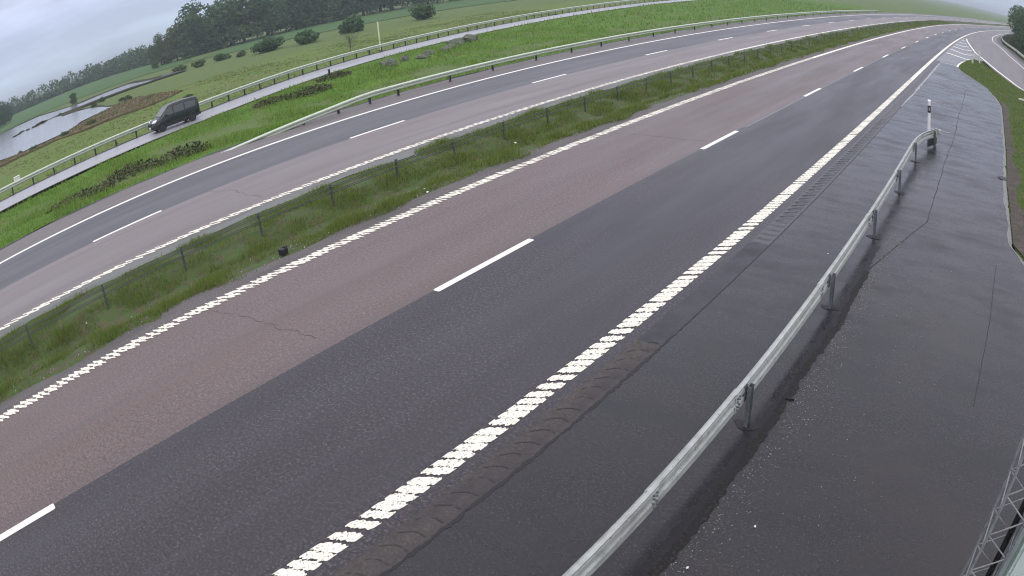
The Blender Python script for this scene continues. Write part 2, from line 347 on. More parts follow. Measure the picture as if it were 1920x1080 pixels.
bank = [(-83.2, 1), (-80, 6.3), (-76.4, 8.3), (-76.6, 10.7), (-76, 12.9), (-76.6, 15.3), (-80.3, 18.2), (-84, 19.5), (-84.5, 22), (-83, 24), (-85, 26.6), (-96.3, 26.8), (-106, 26.8), (-112, 26), (-118, 27.5), (-118, 30), (-117, 41.5), (-116, 49), (-124, 50.5), (-131, 46.5), (-145, 47.5), (-145, 38), (-142, 31), (-152, 28.6), (-166, 26), (-162, 14), (-172, 4), (-140, -6), (-100, -6)]
tag(patch('pond_bank', bank, -.10, m_bank, step=2.2, amp=.9, seed=8), kind='structure')
pond = [(-84, -2), (-80.9, 6.3), (-77.4, 8.3), (-77.9, 10.7), (-77.4, 12.9), (-77.9, 15.3), (-81.3, 17.6), (-84.2, 18.9), (-86, 21.7), (-84.4, 23.1), (-86, 25.2), (-96.3, 25.6), (-105.6, 25.4), (-110.5, 24.3), (-113.4, 22.2), (-118, 23.0), (-121.5, 22.2), (-122, 19), (-126, 24.5), (-124, 28), (-122.5, 34), (-122, 39.5), (-118.5, 41.5), (-120, 43.4), (-128.3, 43.2), (-138, 43.5), (-137, 37.3), (-134, 31), (-145.5, 27.0), (-158, 24.5), (-157.3, 19.7), (-157.5, 13.5), (-164, 5), (-140, -4), (-100, -5)]
tag(patch('pond_water', pond, -.055, m_water, step=2.2, amp=.5, seed=9), kind='structure')
tag(patch('stream_water', [(-121.3, 45.2), (-119.2, 45.4), (-118.8, 48), (-121, 49.6), (-124.7, 49.4), (-127.0, 48.2)], -.06, m_water, step=1.5, amp=.35, seed=10), kind='structure')
# floating mats of dark reeds in the pond
V = []; 
for (cx, cy, a, b) in [(-122.5, 15.3, 1.4, .35), (-120, 16.2, 1.2, .3), (-119.6, 17.8, 2.2, .55), (-121.5, 19.3, 3.4, .7), (-124, 20.2, 3.2, .6), (-119.0, 14.2, .9, .3), (-118.2, 13.2, .8, .35)]:
    for k in range(160):
        t = random.random() * 6.28; r = math.sqrt(random.random()); x, y = cx + math.cos(t) * r * a, cy + math.sin(t) * r * b * 1.4
        q = .22; u = random.random() * 6.28
        V += [(x - q * math.cos(u), y - q * math.sin(u), -.11), (x + q * math.cos(u), y + q * math.sin(u), -.11), (x + random.uniform(-.1, .1), y, random.uniform(0, .12))]
tag(polys('floating_reeds', V, 3, m_bank), 'dark mats of reeds lying in the pond', kind='stuff')

# ================================================================== NEAR CARRIAGEWAY
S0, S1 = -14, 420
cw = empty('carriageway'); tag(cw, kind='structure')
strip('driving_lane', -9.85, -5.42, S0, S1, 4, 0, m_dark, cw)
strip('overtaking_lane', -14.10, -9.85, S0, S1, 4, 0, m_pink, cw)
strip('shoulder', lambda s: -14.75 + jag(.45, .3, 1.1)(s), -14.10, S0, 200, .8, -.002, m_edgeasph, cw)
strip('lane_seam', -9.80, -9.70, 24, S1, 4, .004, m_seamline, cw)
# milled rumble strip with real grooves
def groove(sv, X):
    ph = (sv / .312) % 1.0; k = max(0, 1 - abs(ph - .5) / .24); u = min(1, max(0, (X + 5.40) / .05), ) * min(1, max(0, (-4.99 - X) / .05))
    return -.030 * k * u
rs = strip('rumble_strip', -5.42, -4.97, 1.0, 8.75, .052, 0, m_rumble, cw, nx=6, zf=groove)
strip('asphalt_repair', -5.42, -4.97, 8.75, 13.6, 1, -.001, m_patch, cw)
strip('rumble_strip', -5.42, -4.97, 13.6, 62, .078, 0, m_rumblewet, cw, nx=4, zf=groove)
strip('rumble_strip', -5.42, -4.97, S0, 1.0, .5, 0, m_rumble, cw)
strip('shoulder_tail', -5.42, -4.97, 62, S1, 6, 0, m_gore, cw)
strip('asphalt_joint', lambda s: -4.985 + jag(.030, 3.6, 2.2)(s) + jag(.02, 14, 1.2)(s), lambda s: -4.93 + jag(.035, 4.9, 8.2)(s) + jag(.022, 13, 7.2)(s), S0, 9.4, .03, .0035, m_joint, cw)
strip('asphalt_joint', -4.965, -4.94, 9.4, 40, 1, .0035, m_joint, cw)
V = []
for k in range(4, 96):
    s0_ = k * .312 + .02
    if 8.8 < s0_ < 15.2: continue
    r = random.Random(k); bow = r.uniform(.05, .10) if s0_ < 9 else .05
    wd_ = r.uniform(.007, .014) if s0_ < 9 else r.uniform(.014, .024)
    for j in range(7):
        if r.random() < (.18 if s0_ < 9 else .05): continue
        u0, u1 = j / 7, (j + 1) / 7; f = lambda u: s0_ - .10 + .16 * u + bow * math.sin(u * math.pi)
        V += [P(f(u0) - wd_, -5.36 + .32 * u0, .0052), P(f(u1) - wd_, -5.36 + .32 * u1, .0052), P(f(u1) + wd_, -5.36 + .32 * u1, .0052), P(f(u0) + wd_, -5.36 + .32 * u0, .0052)]
tag(polys('rumble_groove_shade', V, 4, m_grooveshade, cw), kind='stuff')  # shade in the rumble grooves, painted as flat dark arcs
# raised bars of the edge line beside the shoulder
el = strip('edge_line', -5.955, -5.645, 45, S1, 4, .006, m_white, cw)
def barmesh(seed):
    r = random.Random(seed); n = 19; top, bot = [], []
    wdt = r.uniform(.175, .215)
    for i in range(n):
        u = i / (n - 1); X = -.160 + .32 * u; sc = .21 * (u - .5)
        hw = wdt / 2 * (1 - .35 * abs(2 * u - 1) ** 3)
        top.append((X + r.uniform(-.006, .006), sc + hw + r.uniform(-.030, .026))); bot.append((X + r.uniform(-.006, .006), sc - hw + r.uniform(-.026, .030)))
    ol = top + bot[::-1]; V = [(x, y, .004) for x, y in ol] + [(x * .985, y - 0, .010) for x, y in ol]; m_ = len(ol)
    F = [tuple(range(m_, 2 * m_))] + [(i, (i + 1) % m_, m_ + (i + 1) % m_, m_ + i) for i in range(m_)]
    F = [(m_ + i, m_ + i + 1, 2 * m_ - 2 - i, 2 * m_ - 1 - i) for i in range(n - 1)] + F[1:]
    me = bpy.data.meshes.new('marking_bar'); me.from_pydata(V, [], F); me.update(); me.materials.append(m_white); return me
bars = [barmesh(k) for k in range(14)]
s = -1.2; k = 0
while s < 45:
    o = bpy.data.objects.new('marking_bar', bars[(k * 5 + k // 3) % 14]); C.objects.link(o); o.parent = el
    o.location = P(s, -5.80); o.rotation_euler = (0, 0, -heading(s)); 
    s += (.268 if (k * 7 + k // 5) % 10 in (2, 6, 9) else .212) + random.uniform(-.012, .012); k += 1
# worn double row of bars: median-side edge lines
def worn_line(name, Xc, s0, s1, pitch, parent, m, wid=.30):
    V = []; s = s0; r = random.Random(Xc)
    while s < s1:
        for sgn in (-1, 1):
            X = Xc + sgn * wid * .25 + r.uniform(-.02, .02); ss = s + r.uniform(-.03, .03) + (pitch * .5 if sgn > 0 else 0)
            hl = pitch * r.uniform(.40, .66); hw = wid * r.uniform(.15, .27); sk = .15
            n = 5; a = [(ss - hl + 2 * hl * i / (n - 1), X + hw + r.uniform(-.02, .02) + sk * (i / (n - 1) - .5)) for i in range(n)]
            b = [(ss - hl + 2 * hl * i / (n - 1), X - hw + r.uniform(-.02, .02) + sk * (i / (n - 1) - .5)) for i in range(n)]
            z = .004 + (.003 if sgn > 0 else 0) + r.uniform(0, .0015)
            for i in range(n - 1):
                V += [P(a[i][0], a[i][1], z), P(b[i][0], b[i][1], z), P(b[i + 1][0], b[i + 1][1], z), P(a[i + 1][0], a[i + 1][1], z)]
        s += pitch
    return tag(polys(name, V, 4, m, parent))
worn_line('edge_line', -13.92, -6, 48, .185, cw, m_white)
strip('edge_line', -14.06, -13.77, 48, S1, 4, .004, m_white, cw)
# lane dashes: 3 m painted, 9 m apart
def dash(s0, s1, X, hw, parent, m):
    bm = bmesh.new(); n = 4; ol = []
    cr_ = .025
    pts = [(s0 + cr_, X - hw), (s1 - cr_, X - hw), (s1, X - hw + cr_), (s1, X + hw - cr_), (s1 - cr_, X + hw), (s0 + cr_, X + hw), (s0, X + hw - cr_), (s0, X - hw + cr_)]
    vb = [bm.verts.new(P(a, b, .001)) for a, b in pts]; vt = [bm.verts.new(P(a, b, .008)) for a, b in pts]
    bm.faces.new(vt)
    for i in range(8): bm.faces.new((vb[i], vb[(i + 1) % 8], vt[(i + 1) % 8], vt[i]))
    return bmo('lane_dash', bm, m, parent)
for k in range(-2, 26):
    a = 8.4 + 11.83 * k; dash(a, a + 3.02, -9.79, .085, cw, m_whitecl)
# cracks
def crack(pts, wd, z, parent, seed):
    r = random.Random(seed); V = []; F = []; P0 = []
    for i in range(len(pts) - 1):
        for j in range(9):
            t = j / 9; P0.append((pts[i][0] + (pts[i + 1][0] - pts[i][0]) * t + r.uniform(-.06, .06), pts[i][1] + (pts[i + 1][1] - pts[i][1]) * t))
    for i, (s_, X_) in enumerate(P0):
        h = wd * r.uniform(.08, .36); V += [P(s_ - h, X_, z), P(s_ + h, X_, z)]
    F = [(2 * i, 2 * i + 1, 2 * i + 3, 2 * i + 2) for i in range(len(P0) - 1)]
    raw('crack', V, F, m_crack, parent)
crack([(5.1, -13.6), (5.5, -12.6), (5.6, -11.6), (5.9, -10.2)], .022, .003, cw, 1)
crack([(20.8, -13.6), (21.0, -12.4), (21.1, -11.2), (21.3, -10.0)], .03, .003, cw, 2)
crack([(17.0, -7.6), (17.2, -6.7), (17.1, -6.0)], .018, .003, cw, 3)
crack([(27.0, -13.5), (27.3, -11.8), (27.5, -10.2)], .03, .003, cw, 5)

# ================================================================== FAR CARRIAGEWAY
fc = empty('opposite_carriageway'); tag(fc, kind='structure')
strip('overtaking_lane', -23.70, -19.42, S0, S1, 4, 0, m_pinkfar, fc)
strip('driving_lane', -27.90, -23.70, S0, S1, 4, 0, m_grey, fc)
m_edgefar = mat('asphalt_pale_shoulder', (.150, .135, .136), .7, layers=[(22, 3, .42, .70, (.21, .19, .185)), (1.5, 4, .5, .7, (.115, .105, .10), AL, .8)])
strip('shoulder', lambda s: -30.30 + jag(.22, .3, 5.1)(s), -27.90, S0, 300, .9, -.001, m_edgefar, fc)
strip('shoulder_edge', lambda s: -30.55 + jag(.3, .4, 2.1)(s), lambda s: -30.28 + jag(.22, .3, 5.1)(s), S0, 300, .9, -.004, m_joint, fc)
strip('shoulder', -19.42, lambda s: -18.75 + jag(.30, .35, 6.1)(s), S0, 300, .8, -.001, m_edgegreen, fc)
strip('edge_line', -27.89, -27.63, S0, S1, 4, .004, m_whitecl, fc)
worn_line('edge_line', -19.61, -4, 46, .40, fc, m_white, .27)
strip('edge_line', -19.74, -19.48, 46, S1, 4, .004, m_white, fc)
for k in range(-1, 26):
    a = 4.95 + 12.03 * k; dash(a, a + 3.05, -23.77, .09, fc, m_whitecl)
crack([(10.1, -23.6), (10.6, -22.4), (10.4, -21.3), (10.6, -20.2)], .03, .003, fc, 4)

# ================================================================== MEDIAN
def med_z(sv, X):
    u = min(1, max(0, (X + 18.9) / .6)) * min(1, max(0, (-14.4 - X) / .5))
    d = -.22 * math.exp(-((X + 16.1) / .7) ** 2)
    return u * (d + noise.noise(Vector((sv * 1.1, X * 1.1, 0))) * .07 + noise.noise(Vector((sv * 3, X * 3, 2))) * .03 + .02)
mdn = strip('median_strip', lambda s: -19.0 + 0 * s, lambda s: -14.3 + 0 * s, S0, 300, .5, -.02, m_soil, nx=14, zf=med_z); tag(mdn, kind='structure')

# ================================================================== LAY-BY, GORE, RAMP
pe = [(-14, 14), (0, 12), (9, 8), (14, 3.4), (15.6, 1.9), (16.6, 1.42), (17.3, 1.12), (19.2, 1.06), (21, .98), (23.2, .97), (26, 1.0), (29.5, 1.05), (35, 1.08), (42.4, 1.12), (45, .85), (50.1, -.02), (54, -1.3), (58.1, -2.66), (60, -3.0), (62, -3.05)]
def pedge(s): return np.interp(s, [p[0] for p in pe], [p[1] for p in pe])
lb = empty('lay_by'); tag(lb, kind='structure')
strip('asphalt_surface', -4.97, lambda s: np.where(s < 62, pedge(s), -3.05) + jag(.10, .9, 7.1)(s), S0, 61.6, .4, 0, m_pad, lb, nx=6)
strip('paving_joint', lambda s: -1.70 - np.clip((17.5 - s) * .22, 0, .85) + jag(.10, .18, 3.7)(s), lambda s: -1.672 - np.clip((17.5 - s) * .22, 0, .85) + jag(.10, .18, 3.7)(s) + jag(.02, 3, 1.7)(s), 12.8, 46, .2, .0035, m_joint, lb)
strip('paving_joint', lambda s: .55 - (s - 12) * -.012 + jag(.05, .5, 9.7)(s), lambda s: .570 - (s - 12) * -.012 + jag(.05, .5, 9.7)(s), 9.5, 15.8, .2, .0035, m_joint, lb)
m_rimline = mat('pale_edge_silt', (.20, .19, .185), .5, layers=[(8, 4, .45, .68, (.11, .105, .10)), (30, 3, .5, .7, (.28, .27, .26))], bump=(30, .6, .01))
strip('silt_sheen_edge', lambda s: pedge(s) - .13 + jag(.09, 1.1, 4.4)(s), lambda s: pedge(s) + .03 + jag(.10, .9, 7.1)(s), 15.4, 61.5, .2, .004, m_rimline, lb)
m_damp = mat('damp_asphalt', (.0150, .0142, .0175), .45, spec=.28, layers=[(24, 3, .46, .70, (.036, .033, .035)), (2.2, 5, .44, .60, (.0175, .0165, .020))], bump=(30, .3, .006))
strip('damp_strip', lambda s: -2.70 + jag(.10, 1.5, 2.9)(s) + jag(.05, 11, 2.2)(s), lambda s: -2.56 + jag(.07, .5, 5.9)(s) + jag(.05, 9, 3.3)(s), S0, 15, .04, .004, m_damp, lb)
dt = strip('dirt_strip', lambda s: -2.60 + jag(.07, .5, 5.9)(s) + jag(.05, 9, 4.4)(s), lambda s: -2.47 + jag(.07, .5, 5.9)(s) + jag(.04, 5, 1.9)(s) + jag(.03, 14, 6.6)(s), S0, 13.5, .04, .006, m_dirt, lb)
gr = strip('gore_area', -4.97, lambda s: np.interp(s, [61.6, 64, 67.5, 71, 74, 77, 83.7, 106, 130], [-3.05, -2.98, -2.75, -1.95, -.55, -.50, -1.82, -4.2, -4.96]), 61.6, 130, .6, 0, m_gore, nx=3); tag(gr, kind='structure')
m_wetline = mat('pale_wet_line', (.32, .32, .335), .35, layers=[(8, 4, .45, .7, (.22, .22, .23))])
for (s_, a, b, w_) in [(61.3, -4.9, -3.1, .5), (57.6, -4.9, -4.1, .25), (55.6, -4.9, -3.4, .3), (53.4, -4.85, -3.9, .22), (49, -4.8, -3.3, .2), (37.5, -4.6, -1.9, .12), (29.9, -3.2, -1.75, .14)]:  # pale ragged streaks across the asphalt
    V = []; n = 14
    for i in range(n + 1):
        X = a + (b - a) * i / n; h = w_ * .5 * (1 - (2 * i / n - 1) ** 4 * .8) * random.uniform(.6, 1.2); c = s_ + random.uniform(-.08, .08)
        V += [P(c - h, X, .005), P(c + h, X, .005)]
    raw('pale_streak', V, [(2 * i, 2 * i + 1, 2 * i + 3, 2 * i + 2) for i in range(n)], m_wetline, lb)
strip('silt_sheen_edge', lambda s: -4.97 + jag(.05, .6, 1.3)(s), lambda s: -4.97 + .34 * np.clip((s - 30) / 20, .15, .45) + jag(.06, .9, 3.3)(s), 34, 60, .4, .004, m_wetline, lb)  # bright reflection of standing water, put in as a pale colour
bm = bmesh.new(); q = bmesh.ops.create_circle(bm, cap_ends=True, segments=16, radius=.22)
bmesh.ops.translate(bm, vec=P(24.2, .82, .012), verts=q['verts']); ex = bmesh.ops.extrude_face_region(bm, geom=bm.faces[:]); bmesh.ops.translate(bm, vec=(0, 0, .01), verts=[v for v in ex['geom'] if isinstance(v, bmesh.types.BMVert)])
bmo('drain_cover', bm, m_iron, lb)
# ramp
RL = [(36, 13.0), (45, 8.5), (55.4, 3.67), (57.8, 2.98), (66.7, 1.16), (76.6, -.53), (83.7, -1.82), (106.5, -4.33), (114, -4.95), (130, -5.0)]
RR = [(36, 24), (60, 11.2), (77.1, 5.55), (86, 5.44 - .75), (96, 3.6), (107.6, 2.6), (126.6, .1), (145, -1.0), (200, -1.6), (420, -1.6)]
def rl(s): return np.interp(s, [p[0] for p in RL], [p[1] for p in RL])
def rr(s): return np.interp(s, [p[0] for p in RR], [p[1] for p in RR])
rp = empty('slip_road'); tag(rp, kind='structure')
strip('asphalt_surface', lambda s: rl(s) - .45, lambda s: rr(s) + .9, 36, 130, 1.0, .003, m_ramp, rp)
strip('asphalt_surface', -5.42, lambda s: rr(s) + .9, 130, 420, 4, .003, m_ramp, rp)
strip('edge_line', lambda s: rl(s) - .12, lambda s: rl(s) + .12, 36, 113, 1, .010, m_whitecl, rp)
strip('edge_line', lambda s: rr(s) - .30, lambda s: rr(s) - .12, 36, 420, 1.5, .010, m_whitecl, rp)
strip('verge_gravel', lambda s: rr(s) + .9, lambda s: rr(s) + 2.0, 36, 300, 1.5, .0, m_edgeasph, rp)
def chev(pts, wd=.24):
    V = []; 
    for (s_, X_) in pts: V += [P(s_ - wd * 1.6, X_, .008), P(s_ + wd * 1.6, X_, .008)]
    raw('chevron_line', V, [(2 * i, 2 * i + 1, 2 * i + 3, 2 * i + 2) for i in range(len(pts) - 1)], m_whitecl, gr)
chev([(73.8, -5.2), (71.2, -2.69), (72.6, -1.2)])
chev([(80.6, -5.2), (77.3, -3.2), (78.6, -1.9)])
chev([(86.7, -5.25), (84.4, -3.65), (86.2, -2.5)])
chev([(92.1, -5.3), (90.8, -4.1), (92.4, -3.2)])
chev([(98.9, -5.35), (98.1, -4.5), (99.6, -4.0)])
chev([(105.5, -5.35), (105.0, -4.9), (105.6, -4.6)])
V = []
nose = [(60.6, -3.10), (62.4, -3.12), (64.5, -3.02), (67.0, -2.82), (69.4, -2.45), (71.0, -2.05)]
for s_, X_ in nose: V += [P(s_, X_ - .12, .007), P(s_ + .1, X_ + .10, .007)]
raw('edge_line', V, [(2 * i, 2 * i + 1, 2 * i + 3, 2 * i + 2) for i in range(len(nose) - 1)], m_whitecl, gr)

# grass island between the lay-by and the slip road
def isl_z(sv, X):
    a = float(pedge(sv)) if sv < 62 else -3.0; b = float(rl(sv)) - .45
    u = min(1, max(0, (X - a) / .8)) * min(1, max(0, (b - X) / .8)); return u * (.10 + noise.noise(Vector((sv * .5, X * .8, 4))) * .10)
def ia(s): return np.interp(s, [2, 14, 15.6, 16.6, 17.3, 19.2, 23.2, 29.5, 42.4, 45, 50.1, 54, 58.1, 60, 62, 64, 67.5, 71.2], [12, 3.4, 1.9, 1.42, 1.12, 1.06, .97, 1.05, 1.12, .85, -.02, -1.3, -2.66, -3.0, -3.0, -2.9, -2.6, -1.7])
def ib(s): return np.maximum(np.minimum(rl(s) - .45 - np.clip((s - 58) * .06, 0, 1.0), 30), ia(s) + .01)
isl = strip('grass_island', lambda s: ia(s), lambda s: ib(s) * (s < 71) + (ia(s) + .02) * (s >= 71), 2, 71.2, .5, .012, m_islgrass, nx=12, zf=lambda s, X: isl_z(s, X)); tag(isl, kind='structure')
tag(strip('bare_earth', lambda s: ia(s) + .04 + jag(.05, .9, 3.3)(s), lambda s: ia(s) + .55 + jag(.30, .35, 6.6)(s), 16, 44, .25, .06, m_mud), kind='structure')
rg = strip('roadside_grass', lambda s: rr(s) + 2.0, lambda s: rr(s) + 40, 36, 300, 3, -.01, m_islgrass, nx=8, zf=lambda s, X: .25 * max(0, min(1, (X - float(rr(s)) - 3) / 6)) + noise.noise(Vector((s * .3, X * .3, 3))) * .1); tag(rg, kind='structure')

# ================================================================== SIDE ROAD
sr = empty('side_road'); tag(sr, kind='structure')
strip('asphalt_surface', srf, srn, -30, 240, 1.2, .0, m_side, sr, nx=2)
strip('edge_line', lambda s: srn(s) - .22, lambda s: srn(s) - .02, -30, 240, 1.2, .012, m_seamline, sr)
strip('edge_line', lambda s: srf(s) + .06, lambda s: srf(s) + .2, -30, 240, 1.2, .012, m_seamline, sr)
strip('verge_gravel', lambda s: srf(s) - .55 + jag(.2, .4, 2.1)(s), srf, -30, 200, .8, -.01, m_dirt, sr)

# ================================================================== VEGETATION COVER (uncountable)
def scatter(n, s0, s1, Xa, Xb, dens=None, seed=0):
    s = rng.uniform(s0, s1, n); X = fn(Xa)(s) + (fn(Xb)(s) - fn(Xa)(s)) * rng.uniform(0, 1, n)
    if dens is not None:
        k = dens(s, X) > rng.uniform(0, 1, n); s, X = s[k], X[k]
    return s, X
def nz(s, X, sc, seed): return np.array([noise.noise(Vector((a * sc, b * sc, seed))) for a, b in zip(s, X)])
def mdens(s, X):
    d = np.clip(.74 + 1.9 * nz(s, X * 1.3, .75, 11), 0, 1)
    d *= np.where(np.abs(X + 15.95 + nz(s, X * 0, .3, 5) * .5) < .30, .22, 1.0)
    d *= np.where(np.abs(X + 17.4) < .35, .75, 1.0)
    edge = -14.62 + nz(s, X * 0, .5, 2) * .45; d *= (X < edge); edge2 = -18.72 + nz(s, X * 0, .5, 8) * .3; d *= (X > edge2)
    return d
def mz(s, X): return np.array([med_z(a, b) for a, b in zip(s, X)]) - .02
for (a, b, n, h, wd) in [(-6, 14, 76000, .17, .020), (14, 34, 60000, .19, .030), (34, 75, 36000, .22, .055), (75, 170, 14000, .28, .12)]:
    s_, X_ = scatter(n, a, b, -19.1, -14.25, mdens); x_, y_ = road(s_, X_)
    hh = h * np.clip(.8 + 1.2 * nz(s_, X_, .9, 21), .35, 1.8)
    tag(blades('grass', x_, y_, mz(s_, X_), hh, wd, m_blade), 'tufty green grass growing along the central reservation', kind='stuff')
def vz(s, X): return np.array([verge_z(a, b) for a, b in zip(s, X)]) - .015
for (a, b, n, h, wd) in [(-8, 26, 30000, .26, .055), (26, 60, 22000, .26, .075), (60, 150, 9000, .4, .16)]:
    s_, X_ = scatter(n, a, b, lambda s: srn(s) + .35, -30.35, lambda s, X: np.clip(.75 + nz(s, X, .25, 31), 0, 1) * (X < -30.75 + nz(s, X * 0, .5, 3) * .4)); x_, y_ = road(s_, X_)
    tag(blades('grass', x_, y_, vz(s_, X_), h * np.clip(.9 + 1.1 * nz(s_, X_, .4, 41), .4, 1.8), wd, m_bladev), 'bright green grass on the verge beside the side road', kind='stuff')
s_, X_ = scatter(26000, -12, 90, lambda s: -82 + 0 * s, lambda s: srf(s) - .5, lambda s, X: np.clip(.6 + 1.3 * nz(s, X, .12, 51), 0, 1) * ~inside(*road(s, X), pond)); x_, y_ = road(s_, X_)
zz = np.array([meadow_zz(a, b) for a, b in zip(s_, X_)]) - .1
tag(blades('grass', x_, y_, zz, .07, .26, m_blademed, 1.6), 'rough olive meadow grass beyond the side road', kind='stuff')
# dry reeds round the pond
x_ = rng.uniform(-90, -62, 9000); y_ = rng.uniform(0, 38, 9000); k = inside(x_, y_, brown); x_, y_ = x_[k], y_[k]
tag(blades('reeds', x_, y_, .10 + 0 * x_, .16, .16, m_reedbl, .25), 'dry brown reeds along the near shore of the pond', kind='stuff')
for (a, b, n, h, wd) in [(12, 30, 9000, .10, .022), (30, 71, 15000, .14, .045)]:
    s_, X_ = scatter(n, a, b, lambda s: ia(s) + .02, lambda s: np.minimum(ib(s), ia(s) + 9), lambda s, X: np.clip(.8 + nz(s, X, .5, 61), 0, 1) * np.where((X - ia(s) < .55 + nz(s, X * 0, .35, 4) * .35) & (s < 44), .12, 1)); x_, y_ = road(s_, X_)
    tag(blades('grass', x_, y_, np.array([isl_z(a_, b_) for a_, b_ in zip(s_, X_)]) + .01, h, wd, m_blade), 'short grass on the island beside the lay-by', kind='stuff')
s_, X_ = scatter(9000, 60, 200, lambda s: rr(s) + 2.1, lambda s: rr(s) + 12); x_, y_ = road(s_, X_)
tag(blades('undergrowth', x_, y_, .0 * x_, .5, .3, m_leafdark and m_weed), 'dark undergrowth behind the slip road barrier', kind='stuff')

# ================================================================== PLANTS, BUSHES, TREES
def leafcloud(n, blobs, q, seed, drop=.25):
    r = np.random.default_rng(seed); V = []
    wts = np.array([b[3] * b[4] * b[5] for b in blobs]) ** (2 / 3); wts /= wts.sum()
    idx = r.choice(len(blobs), n, p=wts); B = np.array(blobs)[idx]
    d = r.normal(size=(n, 3)); d /= np.linalg.norm(d, axis=1)[:, None]; rad = r.uniform(.62, 1.06, n)[:, None]
    c = B[:, :3] + d * rad * B[:, 3:6]; c[:, 2] = np.maximum(c[:, 2], .02)
    t = r.normal(size=(n, 3)); t /= np.linalg.norm(t, axis=1)[:, None]; u = np.cross(t, r.normal(size=(n, 3))); u /= np.linalg.norm(u, axis=1)[:, None]
    qq = q * r.uniform(.5, 1.3, n)[:, None]
    V = np.stack([c - t * qq, c - u * qq * .7, c + t * qq, c + u * qq * .7], 1)
    return V.reshape(-1, 3)
def bushmesh(name, wd, h, n, q, m, seed):
    r = random.Random(seed); blobs = []
    for i in range(7):
        a = r.uniform(0, 6.28); rr_ = r.uniform(0, .30) * wd; bw = wd * r.uniform(.20, .32)
        blobs.append((math.cos(a) * rr_, math.sin(a) * rr_, h * r.uniform(.18, .58), bw, bw, h * r.uniform(.28, .40)))
    V = leafcloud(n, blobs, q, seed)
    me = bpy.data.meshes.new(name); k = len(V) // 4
    me.vertices.add(len(V)); me.vertices.foreach_set('co', V.astype(np.float32).ravel()); me.loops.add(len(V)); me.loops.foreach_set('vertex_index', np.arange(len(V), dtype=np.int32))
    me.polygons.add(k); me.polygons.foreach_set('loop_start', np.arange(0, len(V), 4, dtype=np.int32)); me.polygons.foreach_set('loop_total', np.full(k, 4, np.int32)); me.update(calc_edges=True)
    me.materials.append(m); return me
BM = {}
def bush(x, y, wd, h, kind, label, z=-.22, group=None, cat='bush'):
    key = (kind, round(h / wd, 1))
    if key not in BM:
        m = {'d': m_leafdark, 'm': m_leafmid, 'p': m_leafpale, 'o': m_leafolive}[kind]
        BM[key] = bushmesh('bush', 1.0, round(h / wd, 1), 900, .055, m, len(BM) + 3)
    o = bpy.data.objects.new('bush', BM[key]); C.objects.link(o); o.location = (x, y, z); o.scale = (wd, wd, wd * (h / wd) / round(h / wd, 1)); o.rotation_euler = (0, 0, random.uniform(0, 6.28))
    return tag(o, label, cat, group)
bush(-72.4, 14.3, 1.35, .85, 'm', 'round green bush on the pond shore, larger of the two left of the brown reeds')
bush(-72.6, 10.2, 1.25, .75, 'm', 'round green bush on the near pond shore, between the pale shrub and the bigger bush')
bush(-75.8, 8.7, .9, .6, 'p', 'small pale grey-green shrub at the left end of the near pond shore')
bush(-72.6, 17.9, 1.9, .75, 'o', 'low spreading olive bush where the pond shore meets the brown reeds')
bush(-112.3, 30.0, 1.5, 1.05, 'm', 'rounded bush on the grassy spit between the pond and the channel')
bush(-106, 26.8, 1.6, .6, 'o', 'low bush at the dark waterline on the pond side of the grassy spit')
bush(-91.3, 28.6, 1.9, .9, 'o', 'wide low bush on the meadow at the right end of the pond')
bush(-95.5, 28.8, 1.5, .5, 'o', 'small low bush left of the wide bush at the right end of the pond')
bush(-123, 24.0, 1.1, .6, 'o', 'tiny bush on the tip of the grassy spit in the pond')
bush(-79.0, 27.6, 1.8, .55, 'p', 'flat grey-green shrub above the brown reed bed')
bush(-64.0, 26.6, 1.4, .4, 'o', 'flat dark green shrub in the meadow directly above the van roof')
bush(-123.7, 50.6, 3.6, 1.1, 'o', 'olive shrub at the end of the narrow water streak')
bush(-116.5, 51.6, 3.2, 1.2, 'o', 'loose olive shrub beside the ditch, right of the water streak')
bush(-116.0, 56.0, 3.4, 1.5, 'm', 'taller green shrub behind the ditch, left of the hedge clump')
bush(-109.5, 56.9, 2.4, 1.2, 'o', 'small shrub just left of the dark hedge clump')
bush(-103.2, 59.2, 7.0, 2.6, 'd', 'big dark rounded hedge clump standing in the far meadow')
bush(-98, 63.4, 6.0, 2.5, 'd', 'second dark hedge clump right of the big rounded one in the far meadow')
bush(-99, 74.0, 6, 3.2, 'd', 'third dark hedge clump behind the two in the far meadow')
bush(-96, 88.0, 6, 3.5, 'm', 'green hedge clump farthest along the meadow ditch')
# weeds on the verge
def weed(s_, X_, r_, h, n, label, gx=None):
    a = rng.uniform(0, 6.28, n); rad = np.sqrt(rng.uniform(0, 1, n)) * r_; x0, y0 = road(s_, X_)
    x = x0 + np.cos(a) * rad * .8; y = y0 + np.sin(a) * rad * 1.3; c = np.stack([x, y, rng.uniform(.02, 1, n) * h * (1 - (rad / r_) ** 2 * .6)], 1)
    t = rng.normal(size=(n, 3)); t /= np.linalg.norm(t, axis=1)[:, None]; u = np.cross(t, rng.normal(size=(n, 3))); u /= np.linalg.norm(u, axis=1)[:, None]; q = .085 * rng.uniform(.5, 1.4, n)[:, None]
    V = np.stack([c - t * q, c - u * q * .6, c + t * q, c + u * q * .6], 1).reshape(-1, 3); V[:, 2] += verge_z(s_, X_)
    return tag(polys('weed_clump', V, 4, m_weed), label, kind='stuff')
weed(10.6, -35.2, 1.5, .75, 900, 'dark tangled weed clump on the verge below the van, nearest the far shoulder')
weed(13.4, -34.0, 1.3, .7, 700, 'dark weed clump on the verge just right of the biggest tangle')
weed(7.0, -34.0, 1.7, .45, 700, 'flat dark weed patch on the verge left of the biggest tangle')
weed(26.2, -40.6, 1.4, .55, 700, 'dark weed patch high on the verge beside the side road')
